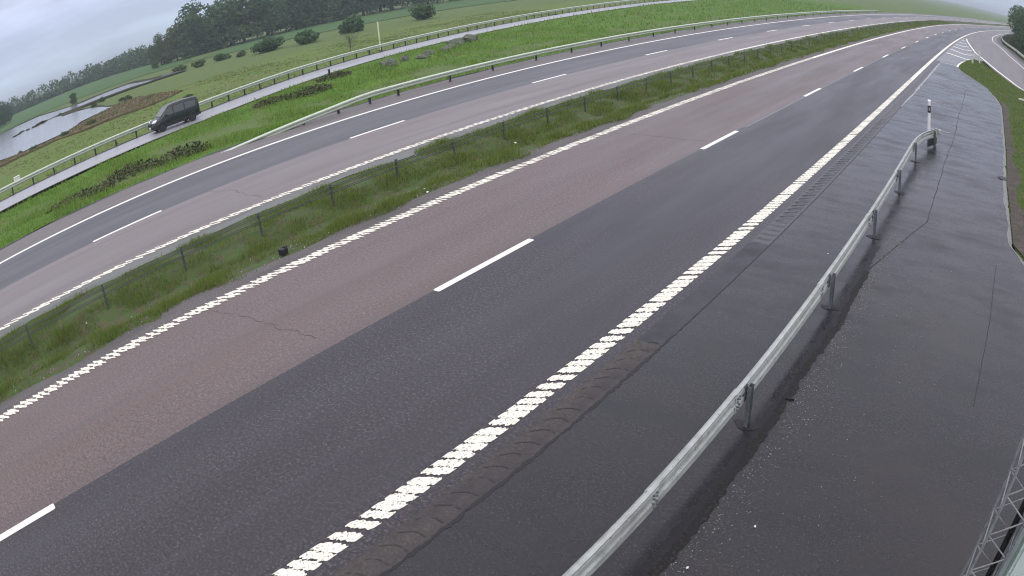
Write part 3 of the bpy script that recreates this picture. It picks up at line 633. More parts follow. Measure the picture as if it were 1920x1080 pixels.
weed(23.6, -41.2, 1.2, .4, 500, 'brownish weed patch left of the dark one beside the side road')
weed(30.5, -43.6, 1.2, .45, 500, 'reddish brown weed patch on the verge near the small black post')

# trees with trunk, limbs and leafy crown
def treemesh(kind, seed, h=10.0, n=4600, q=.26):
    r = random.Random(seed); root = {}
    bm = bmesh.new(); tube(bm, (0, 0, -.3), (r.uniform(-.2, .2), r.uniform(-.2, .2), h * .45), .030 * h, .018 * h, 7)
    blobs = []
    for i in range(9):
        a = i * 2.4 + r.uniform(-.4, .4); zz = h * r.uniform(.30, .86); rad = h * .26 * (1 - abs(zz / h - .5)) * r.uniform(.6, 1.3)
        ex, ey = math.cos(a) * rad, math.sin(a) * rad
        tube(bm, (0, 0, max(.1 * h, zz - h * .22)), (ex, ey, zz), .010 * h, .004 * h, 5)
        b = h * r.uniform(.13, .20); blobs.append((ex, ey, zz, b, b, b * r.uniform(.8, 1.15)))
    blobs.append((0, 0, h * .84, h * .14, h * .14, h * .15)); blobs.append((0, 0, h * .5, h * .22, h * .22, h * .26))
    if kind == 'full':
        for i in range(9):
            a = i * .7 + r.uniform(-.2, .2); zz = h * r.uniform(.10, .34); blobs.append((math.cos(a) * h * .22, math.sin(a) * h * .22, zz, h * .16, h * .16, h * .14))
    tm = bpy.data.meshes.new('trunk'); bm.to_mesh(tm); bm.free(); tm.materials.append(m_bark)
    V = leafcloud(n, blobs, q, seed + 50); cm = bpy.data.meshes.new('crown'); k = len(V) // 4
    cm.vertices.add(len(V)); cm.vertices.foreach_set('co', V.astype(np.float32).ravel()); cm.loops.add(len(V)); cm.loops.foreach_set('vertex_index', np.arange(len(V), dtype=np.int32))
    cm.polygons.add(k); cm.polygons.foreach_set('loop_start', np.arange(0, len(V), 4, dtype=np.int32)); cm.polygons.foreach_set('loop_total', np.full(k, 4, np.int32)); cm.update(calc_edges=True)
    return tm, cm
TM = [treemesh('full', k) for k in range(4)]
def tree(x, y, h, label, m, v, wx=1.0, z=-.2, group=None, nm='tree'):
    t = empty(nm, (x, y, z), random.uniform(0, 6.28)); t.scale = (h / 10 * wx, h / 10 * wx, h / 10)
    tm, cm = TM[v % 4]; a = bpy.data.objects.new('trunk', tm); C.objects.link(a); a.parent = t
    key = (v % 4, m.name)
    if key not in TC:
        c2 = cm.copy(); c2.materials.clear(); c2.materials.append(m); TC[key] = c2
    c = bpy.data.objects.new('crown', TC[key]); C.objects.link(c); c.parent = t
    return tag(t, label, 'tree', group)
TC = {}
tree(-146.5, 32.2, 2.6, 'small single tree standing at the edge of the green field by the channel', m_leafdark, 0, 1.0)
tree(-192, 72.5, 10.2, 'tall pale-topped tree at the left end of the near woodland, against the sky', m_leafolive, 1, .95)
tree(-187, 76, 10.6, 'tall olive tree just right of the one standing against the sky', m_leafolive, 2, 1.0)
tree(-176, 64.5, 2.4, 'small rounded grey-green tree standing in front of the near woodland', m_leafolive, 3, 1.2)
ln = [(-181, 80), (-178, 86), (-176, 93), (-175, 101), (-174, 110), (-172, 120), (-171, 131), (-170, 143), (-169, 156), (-169, 170), (-168, 186)]
for i, (a, b) in enumerate(ln):
    tree(a + random.uniform(-2, 2), b, random.uniform(12.5, 15.5), 'dense dark tree in the front row of the near woodland beyond the meadow', [m_leafdark, m_leafdark, m_leafmid][i % 3], i, 1.15, group='front row of the near woodland')
for i, (a, b) in enumerate([(-190, 84), (-188, 95), (-186, 107), (-184, 119), (-183, 133), (-182, 148), (-181, 165)]):
    tree(a, b, random.uniform(15, 18), 'dark tree in the back row of the near woodland beyond the meadow', m_leafdark, i + 1, 1.2, group='back row of the near woodland')
for i, (a, b, h) in enumerate([(-209, 14, 6.6), (-216, 18.5, 7.4), (-224, 22.0, 7.2), (-212, 9, 7)]):
    tree(a, b, h, 'dark tree of the clump at the left edge, in front of the long far woodland', m_leafdark, i, 1.25, group='dark clump at the left edge')
# long far woodland, one mass
FW = [(-420, -30), (-370, 0), (-336, 20), (-325, 34), (-318, 48), (-318, 60), (-316, 70), (-312, 80), (-300, 86), (-285, 89), (-270, 90), (-255, 92), (-240, 94), (-225, 95), (-210, 97)]
V = []
r_ = np.random.default_rng(5)
for i in range(len(FW) - 1):
    a, b = Vector(FW[i]), Vector(FW[i + 1]); n = max(2, int((b - a).length / 4.2))
    for j in range(n):
        p = a.lerp(b, j / n); d = math.hypot(p.x, p.y); hh = d / 300 * random.uniform(6.0, 8.2) * (1.12 if i > 9 else 1); rw = random.uniform(3.0, 4.6)
        for (ox, n_) in ((0, 620), (6, 200)):
            bl = [(p.x - ox + random.uniform(-1.5, 1.5), p.y + random.uniform(-1.5, 1.5), hh * .45, rw, rw, hh * .55), (p.x - ox, p.y, hh * .16, rw * 1.1, rw * 1.1, hh * .22), (p.x + 1, p.y + 2, hh * .14, rw, rw, hh * .2)]
            V.append(leafcloud(n_, bl, .55, int(r_.integers(1e6))))
fwm = polys('far_woodland', np.concatenate(V), 4, m_leafdark); tag(fwm, 'long dark woodland edge beyond the green field, under the sky', kind='stuff')
# slip-road side trees
for i, (s_, X_, h) in enumerate([(88, 13, 6), (96, 11.5, 7), (104, 10.5, 7.5), (113, 9.5, 8), (122, 9, 8), (133, 8.5, 8.5), (146, 8.5, 9), (160, 8, 9), (176, 8, 9.5), (195, 8, 10), (93, 18, 8), (110, 16, 9), (128, 15, 10), (150, 14, 10), (78, 15, 5.5), (84, 20, 7)]):
    x, y, _ = P(s_, X_); tree(x, y, h, 'dense dark tree behind the slip road barrier at the right edge', m_leafdark if i % 3 else m_leafmid, i, 1.3, z=0, group='trees behind the slip road barrier')
# thin young tree by the side road barrier
x, y = -59.4, 43.8; t = empty('young_tree', (x, y, -.1)); tag(t, 'thin sparsely leaved young tree in the meadow behind the side road barrier', 'tree')
bm = bmesh.new(); tube(bm, (0, 0, 0), (.05, 0, 1.6), .035, .02, 6); tips = []
for i in range(26):
    a = i * 2.4; z0 = .6 + i * .05; ex = (math.cos(a) * (1.5 - i * .025) * random.uniform(.6, 1), math.sin(a) * (1.5 - i * .025) * random.uniform(.6, 1), z0 + random.uniform(.6, 1.3)); tube(bm, (0, 0, z0), ex, .018, .006, 4); tips.append(ex)
bmo('trunk', bm, m_bark, t)
V = leafcloud(330, [(a, b, c, .32, .32, .28) for a, b, c in tips], .035, 77); polys('crown', V, 4, m_leafolive, t)

# rocks on the verge
def rock(s_, X_, wd, h, label, seed, z=0.0):
    bm = bmesh.new(); bmesh.ops.create_icosphere(bm, subdivisions=2, radius=1)
    for v in bm.verts:
        q = noise.noise(v.co * 1.3 + Vector((seed * 3.1, 0, 0))) * .45; v.co *= 1 + q; v.co.x *= wd / 2; v.co.y *= wd / 2 * .8; v.co.z = v.co.z * h * .7 + h * .15
    o = bmo('rock', bm, m_rock); o.location = P(s_, X_, verge_z(s_, X_) + z); o.rotation_euler = (0, 0, seed); return tag(o, label, 'rock')
rock(34.9, -42.4, 1.5, .75, 'pale grey boulder at the left end of the row of rocks on the verge', 1)
rock(37.3, -43.3, .9, .5, 'small rock second from the left in the row on the verge', 2)
rock(38.4, -42.4, 1.3, .4, 'flat grass-covered rock, third from the left in the row on the verge', 3)
rock(40.1, -43.6, 1.1, .5, 'middle rock of the row along the verge, left of the pair', 4)
rock(41.6, -43.1, 1.1, .55, 'rounded dark rock of the pair in the row on the verge', 5)
rock(43.3, -44.2, 1.2, .5, 'dark rock right of the pair in the row on the verge', 6)
rock(45.4, -45.6, 1.6, .8, 'largest dark rock near the right end of the row on the verge', 7)
rock(47.8, -46.2, 1.7, .9, 'pale rounded rock at the right end of the row on the verge', 8)

# ================================================================== BARRIERS
WP = [(.018, .300), (.022, .318), (-.030, .312), (-.066, .288), (-.050, .272), (.012, .250), (.016, .190), (-.030, .168), (-.066, .148), (-.030, .126), (.012, .100), (.016, .010), (-.030, -.025), (-.045, -.045)]
WF = [(0.015, .315), (0, .31), (-.03, .290), (-.13, .272), (-.12, .215), (-.02, .185), (-.005, .158), (-.02, .13), (-.13, .112), (-.12, .06), (-.03, .03), (0, .005), (.015, 0), (.012, -.004)]
def beam(parent, path, m, th=.006, flip=1):
    """path: list of (s, X, z_bottom, scale) ; W-beam skin with thickness"""
    V = []; WQ = WP if flip > 0 else WF; n = len(WQ)
    for (s_, X_, z_, k_) in path:
        for dx, dz in WQ: V.append(P(s_, X_ + dx * flip, z_ + dz * k_))
        for dx, dz in WQ: V.append(P(s_, X_ + dx * flip + th * flip, z_ + dz * k_ - .001))
    m_ = 2 * n; F = []
    for i in range(len(path) - 1):
        for j in range(n - 1):
            F.append((i * m_ + j, i * m_ + j + 1, (i + 1) * m_ + j + 1, (i + 1) * m_ + j)); F.append((i * m_ + n + j + 1, i * m_ + n + j, (i + 1) * m_ + n + j, (i + 1) * m_ + n + j + 1))
        F.append((i * m_, (i + 1) * m_, (i + 1) * m_ + n, i * m_ + n)); F.append((i * m_ + n - 1, i * m_ + 2 * n - 1, (i + 1) * m_ + 2 * n - 1, (i + 1) * m_ + n - 1))
    for i in (0, len(path) - 1):
        for j in range(n - 1): F.append((i * m_ + j, i * m_ + n + j, i * m_ + n + j + 1, i * m_ + j + 1))
    return raw('beam', V, F, m, parent, smooth=False)
def cpost(h, wd=.11, dp=.06, th=.008):
    bm = bmesh.new(); pr = [(-dp / 2, -wd / 2), (dp / 2, -wd / 2), (dp / 2, -wd / 2 + .02), (-dp / 2 + th, -wd / 2 + th), (-dp / 2 + th, wd / 2 - th), (dp / 2, wd / 2 - .02), (dp / 2, wd / 2), (-dp / 2, wd / 2)]
    pr = [(-dp / 2, -wd / 2), (dp / 2, -wd / 2), (dp / 2, -wd / 2 + th), (-dp / 2 + th, -wd / 2 + th), (-dp / 2 + th, wd / 2 - th), (dp / 2, wd / 2 - th), (dp / 2, wd / 2), (-dp / 2, wd / 2)]
    lo = [bm.verts.new((a, b, -.1)) for a, b in pr]; hi = [bm.verts.new((a, b, h)) for a, b in pr]
    for i in range(8): bm.faces.new((lo[i], lo[(i + 1) % 8], hi[(i + 1) % 8], hi[i]))
    bm.faces.new(hi); bm.faces.new(lo[::-1]); return bm
me = bpy.data.meshes.new('post'); b_ = cpost(.67); b_.to_mesh(me); b_.free(); me.materials.append(m_post); POST = me
me = bpy.data.meshes.new('post'); b_ = cpost(.66, .10, .05); b_.to_mesh(me); b_.free(); me.materials.append(m_postdark); POSTD = me
bm = bmesh.new(); box(bm, (-.035, 0, .53), (.05, .09, .24), 0, .008); box(bm, (-.05, .07, .60), (.035, .10, .05)); box(bm, (-.05, -.07, .45), (.035, .08, .05)); tube(bm, (-.02, 0, .57), (.05, 0, .57), .014); tube(bm, (-.02, 0, .48), (.05, 0, .48), .014)
me = bpy.data.meshes.new('bracket'); bm.to_mesh(me); bm.free(); me.materials.append(m_post); BRK = me
def put(name, me, parent, s_, X_, z=0., extra=0.0):
    o = bpy.data.objects.new(name, me); C.objects.link(o); o.parent = parent; o.location = P(s_, X_, z); o.rotation_euler = (0, 0, -heading(s_) + extra); return o
nb = empty('crash_barrier'); tag(nb, 'galvanised steel crash barrier running along the wet lay-by, with a flared end', 'crash barrier')
for k in range(7):
    s_ = 23.47 - 4 * k; put('post', POST, nb, s_, -2.825); put('bracket', BRK, nb, s_, -2.875)
    # flat dark uneven disc round each post base
    bm = bmesh.new(); q = bmesh.ops.create_circle(bm, cap_ends=True, segments=14, radius=.13)
    for v in q['verts']: v.co *= random.uniform(.75, 1.3)
    o = bmo('post_base_disc', bm, m_joint, nb); o.location = P(s_, -2.83, .0075); o.scale = (1.4, .8, 1)
js = [27.45, 23.3, 19.2, 15.1, 11.05, 7.3, 5.15, 1.1, -3.0, -7.0]
for i in range(len(js) - 1):
    a, b = js[i + 1], js[i]; z0 = .375
    if i == 0:
        path = []
        for t in np.linspace(0, 1, 15):
            s_ = 23.3 + (26.95 - 23.3) * t; X_ = -2.915 + .62 * t ** 2.3 ; path.append((s_, X_, .375 - .02 * t + .10 * max(0, t - .75), 1 - .3 * max(0, t - .6)))
        beam(nb, path, m_galv)
    else:
        off = .012 * (i % 2);
        bm = bmesh.new()
        for zz in (.10, .15, .23, .28):
            for ds in (-.12, -.05): q = P(b + ds, 0, 0); tube(bm, (P(b + ds, -2.93, 0)[0], q[1], z0 + zz - .05), (P(b + ds, -2.875, 0)[0], q[1], z0 + zz - .05), .013, None, 6)
        tag(bmo('splice_bolts', bm, m_post, nb), kind='stuff')
        beam(nb, [(a - .16, -2.915 - off, z0, 1), (a + 1, -2.915 - off, z0, 1), (b + .0, -2.915 - off, z0, 1)], m_galv)
# rounded end piece of the flared barrier end
bm = bmesh.new()
c0 = P(26.95, -2.29, .45)
for j in range(9):
    a0 = -math.pi / 2 + math.pi * j / 8
ring = []
for zz in (.44, .47, .60, .64):
    rr_ = .075 if .46 < zz < .61 else .06; ring.append([bm.verts.new((c0[0] + .10 + math.cos(a) * rr_ * 1.2, c0[1] - .03 + math.sin(a) * rr_, zz)) for a in np.linspace(0, 2 * math.pi, 13)[:-1]])
for i in range(3):
    for j in range(12): bm.faces.new((ring[i][j], ring[i][(j + 1) % 12], ring[i + 1][(j + 1) % 12], ring[i + 1][j]))
bm.faces.new(ring[-1]); bm.faces.new(ring[0][::-1])
bmo('end_cap', bm, m_galv, nb)
bm = bmesh.new(); box(bm, (0, 0, .20), (.03, .9, .28), 0, .01); o = bmo('anchor_plate', bm, m_rubber, nb); o.location = P(26.35, -2.46, 0); o.rotation_euler = (0, 0, R(-20))
bm = bmesh.new(); box(bm, (0, 0, .31), (.10, .05, .62), 0, .006); o = bmo('post', bm, m_postdark, nb); o.location = P(26.5, -2.36, 0)

# opposite carriageway barrier with a turned-down end
fb = empty('crash_barrier'); tag(fb, 'steel crash barrier along the far shoulder, its end ramped down into the grass', 'crash barrier')
X0 = -29.55
def zb(s_): return -.33 + (.36 + .33) * min(1, max(0, (s_ - 13.5) / 9.0)) ** 1.0
cuts = [13.5, 17.2, 21, 24.8, 28.8, 32.6, 36.8, 40.8, 44.8, 48.8, 52.8, 56.8, 60.8, 64.8, 68.8, 72.8, 76.8, 80.8, 88.8, 96.8, 104.8, 112.8, 120.8, 128.8, 136.8, 144.8]
for i in range(len(cuts) - 1):
    a, b = cuts[i], cuts[i + 1]; st = np.linspace(a, b, 5 if a < 24 else 2)
    beam(fb, [(v, X0 + .0 + (.004 if i % 2 else 0) - .35 * max(0, (20 - v) / 7), zb(v), 1) for v in st], m_galvgreen, flip=-1)
for s_ in [18.5, 20.7, 22.8, 24.8, 28.8, 32.5, 36.8, 40.8, 44.6, 48.6, 52.6, 56.6, 60.6, 64.6, 68.6, 72.6, 76.6, 80.6, 84.6, 88.6, 92.6, 96.6, 100.6, 104.6, 108.6, 112.6, 116.6, 120.6, 128.6, 136.6, 144.6]:
    o = put('post', POSTD, fb, s_, X0 - .09); o.scale = (1.3, 1.3, max(.2, (zb(s_) + .31) / .66))
# side road barrier
sb = empty('crash_barrier'); tag(sb, 'pale steel crash barrier on the far side of the side road, behind the van', 'crash barrier')
def srb(s_): return float(srf(s_)) - .42
st = np.arange(-20, 150, 4.0)
for i in range(len(st) - 1):
    beam(sb, [(st[i], srb(st[i]), .44, 1), (st[i + 1], srb(st[i + 1]), .44, 1)], m_galvgreen, flip=-1)
v = -19.2
while v < 150:
    o = put('post', POSTD, sb, v, srb(v) - .08); o.scale = (1.2, 1.2, 1.10); v += 1.8
# slip road barrier
pb = empty('crash_barrier'); tag(pb, 'weathered green-grey crash barrier beyond the slip road at the top right corner', 'crash barrier')
st = np.arange(40, 260, 6.0)
for i in range(len(st) - 1): beam(pb, [(st[i], float(rr(st[i])) + 2.2, .42, 1), (st[i + 1], float(rr(st[i + 1])) + 2.2, .42, 1)], m_galvgreen)
for v in np.arange(40, 256, 3.0): put('post', POSTD, pb, v, float(rr(v)) + 2.3)
# cable barrier in the median
cb = empty('cable_barrier'); tag(cb, 'low wire rope barrier on dark steel posts along the grass median', 'cable barrier')
me = bpy.data.meshes.new('post'); bm = bmesh.new()
box(bm, (-.018, 0, .29), (.012, .055, .70)); box(bm, (.018, 0, .29), (.012, .055, .70)); box(bm, (0, 0, .29), (.024, .012, .70)); box(bm, (0, 0, .65), (.06, .07, .025), 0, .005)
bm.to_mesh(me); bm.free(); me.materials.append(m_postdark); CPOST = me
k = 0; s_ = 3.405 - 2.558 * 4
while s_ < 240:
    o = put('post', CPOST, cb, s_, -16.873, -.06 - .0); o.rotation_euler = (random.uniform(-.03, .03), random.uniform(-.05, .05), -heading(s_) + random.uniform(-.3, .3)); s_ += 2.558; k += 1
for (z, dx) in ((.585, .045), (.51, -.045), (.43, .045), (.35, -.045)):
    st = np.arange(-12, 242, 2.558); pts = [P(v, -16.873 + dx, z - .05 - .008 * math.sin(v * 2.1)) for v in st]; V = []; F = []
    for i, p in enumerate(pts):
        for j in range(5): a = j * 2 * math.pi / 5; V.append((p[0] + math.cos(a) * .013, p[1], p[2] + math.sin(a) * .013))
    for i in range(len(pts) - 1):
        for j in range(5): F.append((i * 5 + j, i * 5 + (j + 1) % 5, (i + 1) * 5 + (j + 1) % 5, (i + 1) * 5 + j))
    raw('cable', V, F, m_cable, cb, smooth=True)

# ================================================================== POSTS AND SMALL THINGS
dl = empty('delineator_post', P(27.95, -2.78, 0), 0); tag(dl, 'tall white reflector post with a black band at the end of the lay-by barrier', 'reflector post')
def slab(h0, h1, a, b, nm, m, parent, cut=0.0):
    bm = bmesh.new(); pr = [(-a / 2, -b * .2), (-a * .3, -b / 2), (a * .3, -b / 2), (a / 2, -b * .2), (a / 2, b / 2), (-a / 2, b / 2)]
    lo = [bm.verts.new((x, y, h0)) for x, y in pr]; hi = [bm.verts.new((x, y, h1 + cut * (y / b))) for x, y in pr]
    for i in range(6): bm.faces.new((lo[i], lo[(i + 1) % 6], hi[(i + 1) % 6], hi[i]))
    bm.faces.new(hi); bm.faces.new(lo[::-1]); return bmo(nm, bm, m, parent)
slab(0, 1.04, .135, .085, 'post_body', m_plastic, dl)
slab(1.04, 1.33, .140, .089, 'black_band', m_black, dl)
slab(1.33, 1.54, .135, .085, 'post_top', m_plastic, dl, .05)
bm = bmesh.new(); box(bm, (.005, -.050, 1.19), (.035, .008, .13), 0); bmo('reflector', bm, m_refl, dl)
bm = bmesh.new(); tube(bm, (0, 0, 0), (0, 0, .05), .13, .10, 12); bmo('base', bm, m_postdark, dl)
for (s_, X_, h, lb_) in [(66.5, -1.70, .95, 'cream marker post on the nose of the grass island, the lower left one'), (68.5, -.94, 1.35, 'cream marker post on the nose of the grass island, the taller right one')]:
    t = empty('marker_post', P(s_, X_, .05)); tag(t, lb_, 'marker post', 'marker posts on the grass island')
    bm = bmesh.new(); box(bm, (0, 0, h / 2), (.20, .14, h), 0, .015); bmo('post_body', bm, m_cream, t)
    bm = bmesh.new(); box(bm, (0, -.02, h - .12), (.26, .12, .12), R(20), .01); bmo('cap', bm, m_cream, t)
t = empty('marker_post', P(31.6, -45.75, 0)); tag(t, 'small black post on the grass edge of the side road', 'marker post'); bm = bmesh.new(); box(bm, (0, 0, .24), (.16, .12, .52), 0, .01); bmo('post_body', bm, m_black, t); bm = bmesh.new(); box(bm, (0, 0, .515), (.17, .13, .04), 0, .005); bmo('cap', bm, m_postdark, t)
t = empty('marker_post', P(47.6, 2.95, .1)); tag(t, 'short pale stub post in the grass at the right edge', 'marker post'); bm = bmesh.new(); box(bm, (0, 0, .06), (.5, .16, .12), .2, .01); bmo('post_body', bm, m_cream, t); bm = bmesh.new(); box(bm, (.1, 0, -.02), (.5, .14, .05), .2); bmo('base', bm, m_black, t)
t = empty('sign_post', P(44.3, -54.9, 0)); tag(t, 'tall pale yellow post rising behind the side road barrier', 'post')
bm = bmesh.new(); tube(bm, (0, 0, 0), (0, 0, 3.0), .075, .075, 10); bmo('pole', bm, m_yel, t); bm = bmesh.new(); tube(bm, (0, 0, 0), (0, 0, .12), .14, .12, 10); bmo('base', bm, m_postdark, t); bm = bmesh.new(); tube(bm, (0, 0, 3.0), (0, 0, 3.04), .09, .06, 10); bmo('cap', bm, m_yel, t)
t = empty('utility_cabinet', (-52.9, 5.4, -.1), .2); t.scale = (.55, .5, .42); tag(t, 'small white utility box behind the side road barrier at the left edge', 'utility box'); bm = bmesh.new(); box(bm, (0, 0, .4), (.7, 1.1, .8), 0, .02); bmo('housing', bm, m_litter, t); bm = bmesh.new(); box(bm, (0, 0, .83), (.8, 1.2, .06), 0, .01); bmo('roof', bm, m_litter, t)
# black box and litter in the median
t = empty('black_crate', P(7.95, -14.80, 0), .35); tag(t, 'small black plastic box lying at the grass edge of the median', 'box')
bm = bmesh.new(); t.scale = (.72, .72, .72); box(bm, (0, 0, .12), (.24, .30, .22), 0, .02); bmo('box_body', bm, m_black, t); bm = bmesh.new(); box(bm, (.02, .10, .24), (.16, .10, .06), .3, .01); bmo('flap', bm, m_rubber, t)
def litter(s_, X_, q, label, m=m_litter, z=.0):
    bm = bmesh.new(); bmesh.ops.create_icosphere(bm, subdivisions=1, radius=q)
    for v in bm.verts: v.co *= random.uniform(.55, 1.25); v.co.z *= .6
    o = bmo('litter', bm, m); o.location = P(s_, X_, z + q * .4); return tag(o, label, 'litter')
litter(18.3, -16.0, .055, 'white scrap lying in the middle of the grass median', z=-.02)
litter(12.9, -14.75, .045, 'white scrap at the near grass edge of the median')
litter(13.1, -15.1, .035, 'smaller white scrap beside the one at the near grass edge of the median')
litter(2.6, -16.6, .032, 'small white scrap near the left end of the grass median', z=-.05)
litter(5.7, -1.86, .022, 'white pebble-sized scrap alone on the dark asphalt right of the barrier', z=.0)
litter(4.75, -2.24, .020, 'white scrap on the asphalt close to the barrier at the bottom edge')
litter(13.9, -3.6, .02, 'tiny white speck on the shoulder left of the barrier')
bm = bmesh.new(); box(bm, (0, 0, .012), (.14, .03, .02), .3); box(bm, (-.06, .03, .012), (.03, .08, .02), .3); o = bmo('litter', bm, m_rubber); o.location = P(8.35, -2.50, .004); tag(o, 'black L-shaped scrap of rubber on the asphalt beside the barrier', 'litter')
# gravel swept along the barrier
V = []
r2 = np.random.default_rng(3)
n = 4200; ss = r2.uniform(-2, 16, n); XX = -2.44 + np.abs(r2.normal(0, 1, n)) * np.where(r2.uniform(0, 1, n) < .72, .20, 1.1)
k = XX < pedge(ss) - .3; ss, XX = ss[k], XX[k]
for a, b in zip(ss, XX):
    q = .004 + .009 * r2.random() ** 3; x, y, _ = P(a, b); an = r2.random() * 6.28; pts = [(x + math.cos(an + i * 2.094) * q, y + math.sin(an + i * 2.094) * q, .003) for i in range(3)]; top = (x, y, .003 + q * 1.1)
    for i in range(3): V += [pts[i], pts[(i + 1) % 3], top]
tag(polys('gravel', V, 3, m_pebble), 'loose pale grit scattered on the asphalt along the barrier', kind='stuff')
V = []
for a, b in zip(r2.uniform(-6, 40, 1200), r2.choice([-14.85, -18.9, -15.9], 1200) + r2.normal(0, .18, 1200)):
    q = .012 + .02 * r2.random() ** 2; x, y, _ = P(a, b); an = r2.random() * 6.28; z0 = med_z(a, b) - .01 if b < -14.6 else 0; pts = [(x + math.cos(an + i * 2.094) * q, y + math.sin(an + i * 2.094) * q, z0) for i in range(3)]; top = (x, y, z0 + q * 1.1)
    for i in range(3): V += [pts[i], pts[(i + 1) % 3], top]
tag(polys('gravel', V, 3, m_pebble), 'loose stones along the edges of the median grass', kind='stuff')

# ================================================================== LATTICE MAST AND CABINET (bottom right corner)
mast = empty('lattice_mast', (.767, 3.926, 0)); tag(mast, 'slender galvanised lattice mast rising in the bottom right corner', 'mast')
a_ = .286; CH = {'B': (0, 0), 'A': (-.009, a_), 'C': (a_, .009), 'D': (a_ - .009, a_ + .009)}
for nm, (x, y) in CH.items():
    bm = bmesh.new(); tube(bm, (x, y, 0), (x, y, 5.2), .0140, None, 8); bmo('chord', bm, m_mast, mast)
def zig(p0, p1, z0, ph):
    k = 0
    while z0 + k * .197 < 5.0:
        za = z0 + k * .197; zb_ = za + .197; a, b = (p0, p1) if k % 2 == 0 else (p1, p0)
        bm = bmesh.new(); tube(bm, (a[0], a[1], za), (b[0], b[1], zb_), .0075, None, 6); bmo('brace', bm, m_mast, mast); k += 1
zig(CH['B'], CH['C'], .086, 0); zig(CH['A'], CH['D'], .10, 0); zig(CH['A'], CH['B'], .105, 0); zig(CH['D'], CH['C'], .12, 0)
bm = bmesh.new(); box(bm, (a_ / 2, a_ / 2, .02), (.45, .45, .04), 0, .005); bmo('base_plate', bm, m_mast, mast)
pts = [(.235 + .012 * math.sin(z * 2.1), .17 + .015 * math.cos(z * 1.7), z) for z in np.arange(.05, 5.0, .15)]
bm = bmesh.new()
for i in range(len(pts) - 1):
    tube(bm, pts[i], pts[i + 1], .020, None, 8); tube(bm, (pts[i][0] + .030, pts[i][1] - .006, pts[i][2]), (pts[i + 1][0] + .034, pts[i + 1][1] - .004, pts[i + 1][2]), .012, None, 6)
bmo('cable_bundle', bm, m_rubber, mast)
cab = empty('equipment_cabinet', (1.375, 4.06, 0)); tag(cab, 'pale grey-green equipment cabinet beside the lattice mast, cut off by the corner', 'cabinet')
bm = bmesh.new(); box(bm, (0, 0, 1.35), (.50, .36, 2.70), 0, .01); bmo('housing', bm, m_cab, cab)
bm = bmesh.new(); box(bm, (-.262, -.02, 1.34), (.018, .30, 2.6), 0, .004); bmo('side_panel', bm, m_cab, cab)
bm = bmesh.new(); box(bm, (-.262, -.178, 1.35), (.024, .022, 2.68), 0, .003); box(bm, (-.262, .152, 1.35), (.024, .022, 2.68), 0, .003); bmo('frame', bm, m_cabrim, cab)
bm = bmesh.new(); box(bm, (0, 0, 2.73), (.56, .42, .05), 0, .008); bmo('roof', bm, m_cabrim, cab)
bm = bmesh.new(); box(bm, (0, -.190, 1.34), (.42, .018, 2.5), 0, .004); bmo('door', bm, m_cab, cab)

# ================================================================== VAN on the side road
van = empty('van', P(17.45, -44.95, .012), 0); tag(van, 'dark green-black panel van with passenger windows driving on the side road', 'van')
van.scale = (.90, .92, .92)
van.rotation_euler = (0, 0, math.pi / 2 + math.pi - heading(17.7) - R(2.2))        # local +x forward = towards the left end of the side road
Lh, Wd = 2.08, .85
# side profile: x along car (front +), lower z, upper z, half width low, half width high
ST = [(-2.08, .42, 1.55, .76, .66), (-2.04, .34, 1.68, .81, .69), (-1.9, .30, 1.76, .84, .70), (-1.4, .26, 1.80, .86, .71), (-.6, .24, 1.82, .86, .71), (.10, .24, 1.79, .86, .70), (.48, .24, 1.71, .86, .68), (.80, .24, 1.50, .86, .70), (1.10, .25, 1.25, .855, .76), (1.34, .26, 1.04, .85, .78), (1.70, .28, .96, .83, .76), (1.95, .32, .84, .77, .68), (2.06, .38, .66, .66, .56)]
def sect(x, z0, z1, a, b):
    belt = min(1.02, z0 + (z1 - z0) * .62)
    pr = [(0, z0), (a * .86, z0), (a * .97, z0 + .10), (a, z0 + .30 if z0 + .30 < belt else (z0 + belt) / 2), (a * .985, belt), ((a * .985 + b) / 2, (belt + z1) / 2), (b, z1 - .10 * (z1 - z0)), (b * .90, z1 - .025), (b * .5, z1), (0, z1 + .012)]
    return [(x, y, z) for y, z in pr] + [(x, -y, z) for y, z in pr[-2:0:-1]]
V = []; F = []
for s4 in ST: V += sect(*s4)
n = 18
for i in range(len(ST) - 1):
    for j in range(n): F.append((i * n + j, i * n + (j + 1) % n, (i + 1) * n + (j + 1) % n, (i + 1) * n + j))
F.append(tuple(range(n))[::-1]); F.append(tuple(range((len(ST) - 1) * n, len(ST) * n)))
vb = raw('body', V, F, m_vbody, van, smooth=True)
def vquad(nm, pts, m, parent=van, off=.012):
    """thin proud panel from 4+ outer corner points, thickened inwards"""
    p = [Vector(q) for q in pts]; nrm = (p[1] - p[0]).cross(p[2] - p[0]).normalized(); k = len(p)
    V = [tuple(q + nrm * off) for q in p] + [tuple(q - nrm * .03) for q in p]
    F = [tuple(range(k))] + [tuple(range(2 * k - 1, k - 1, -1))] + [(i, k + i, k + (i + 1) % k, (i + 1) % k) for i in range(k)]
    return raw(nm, V, F, m, parent)
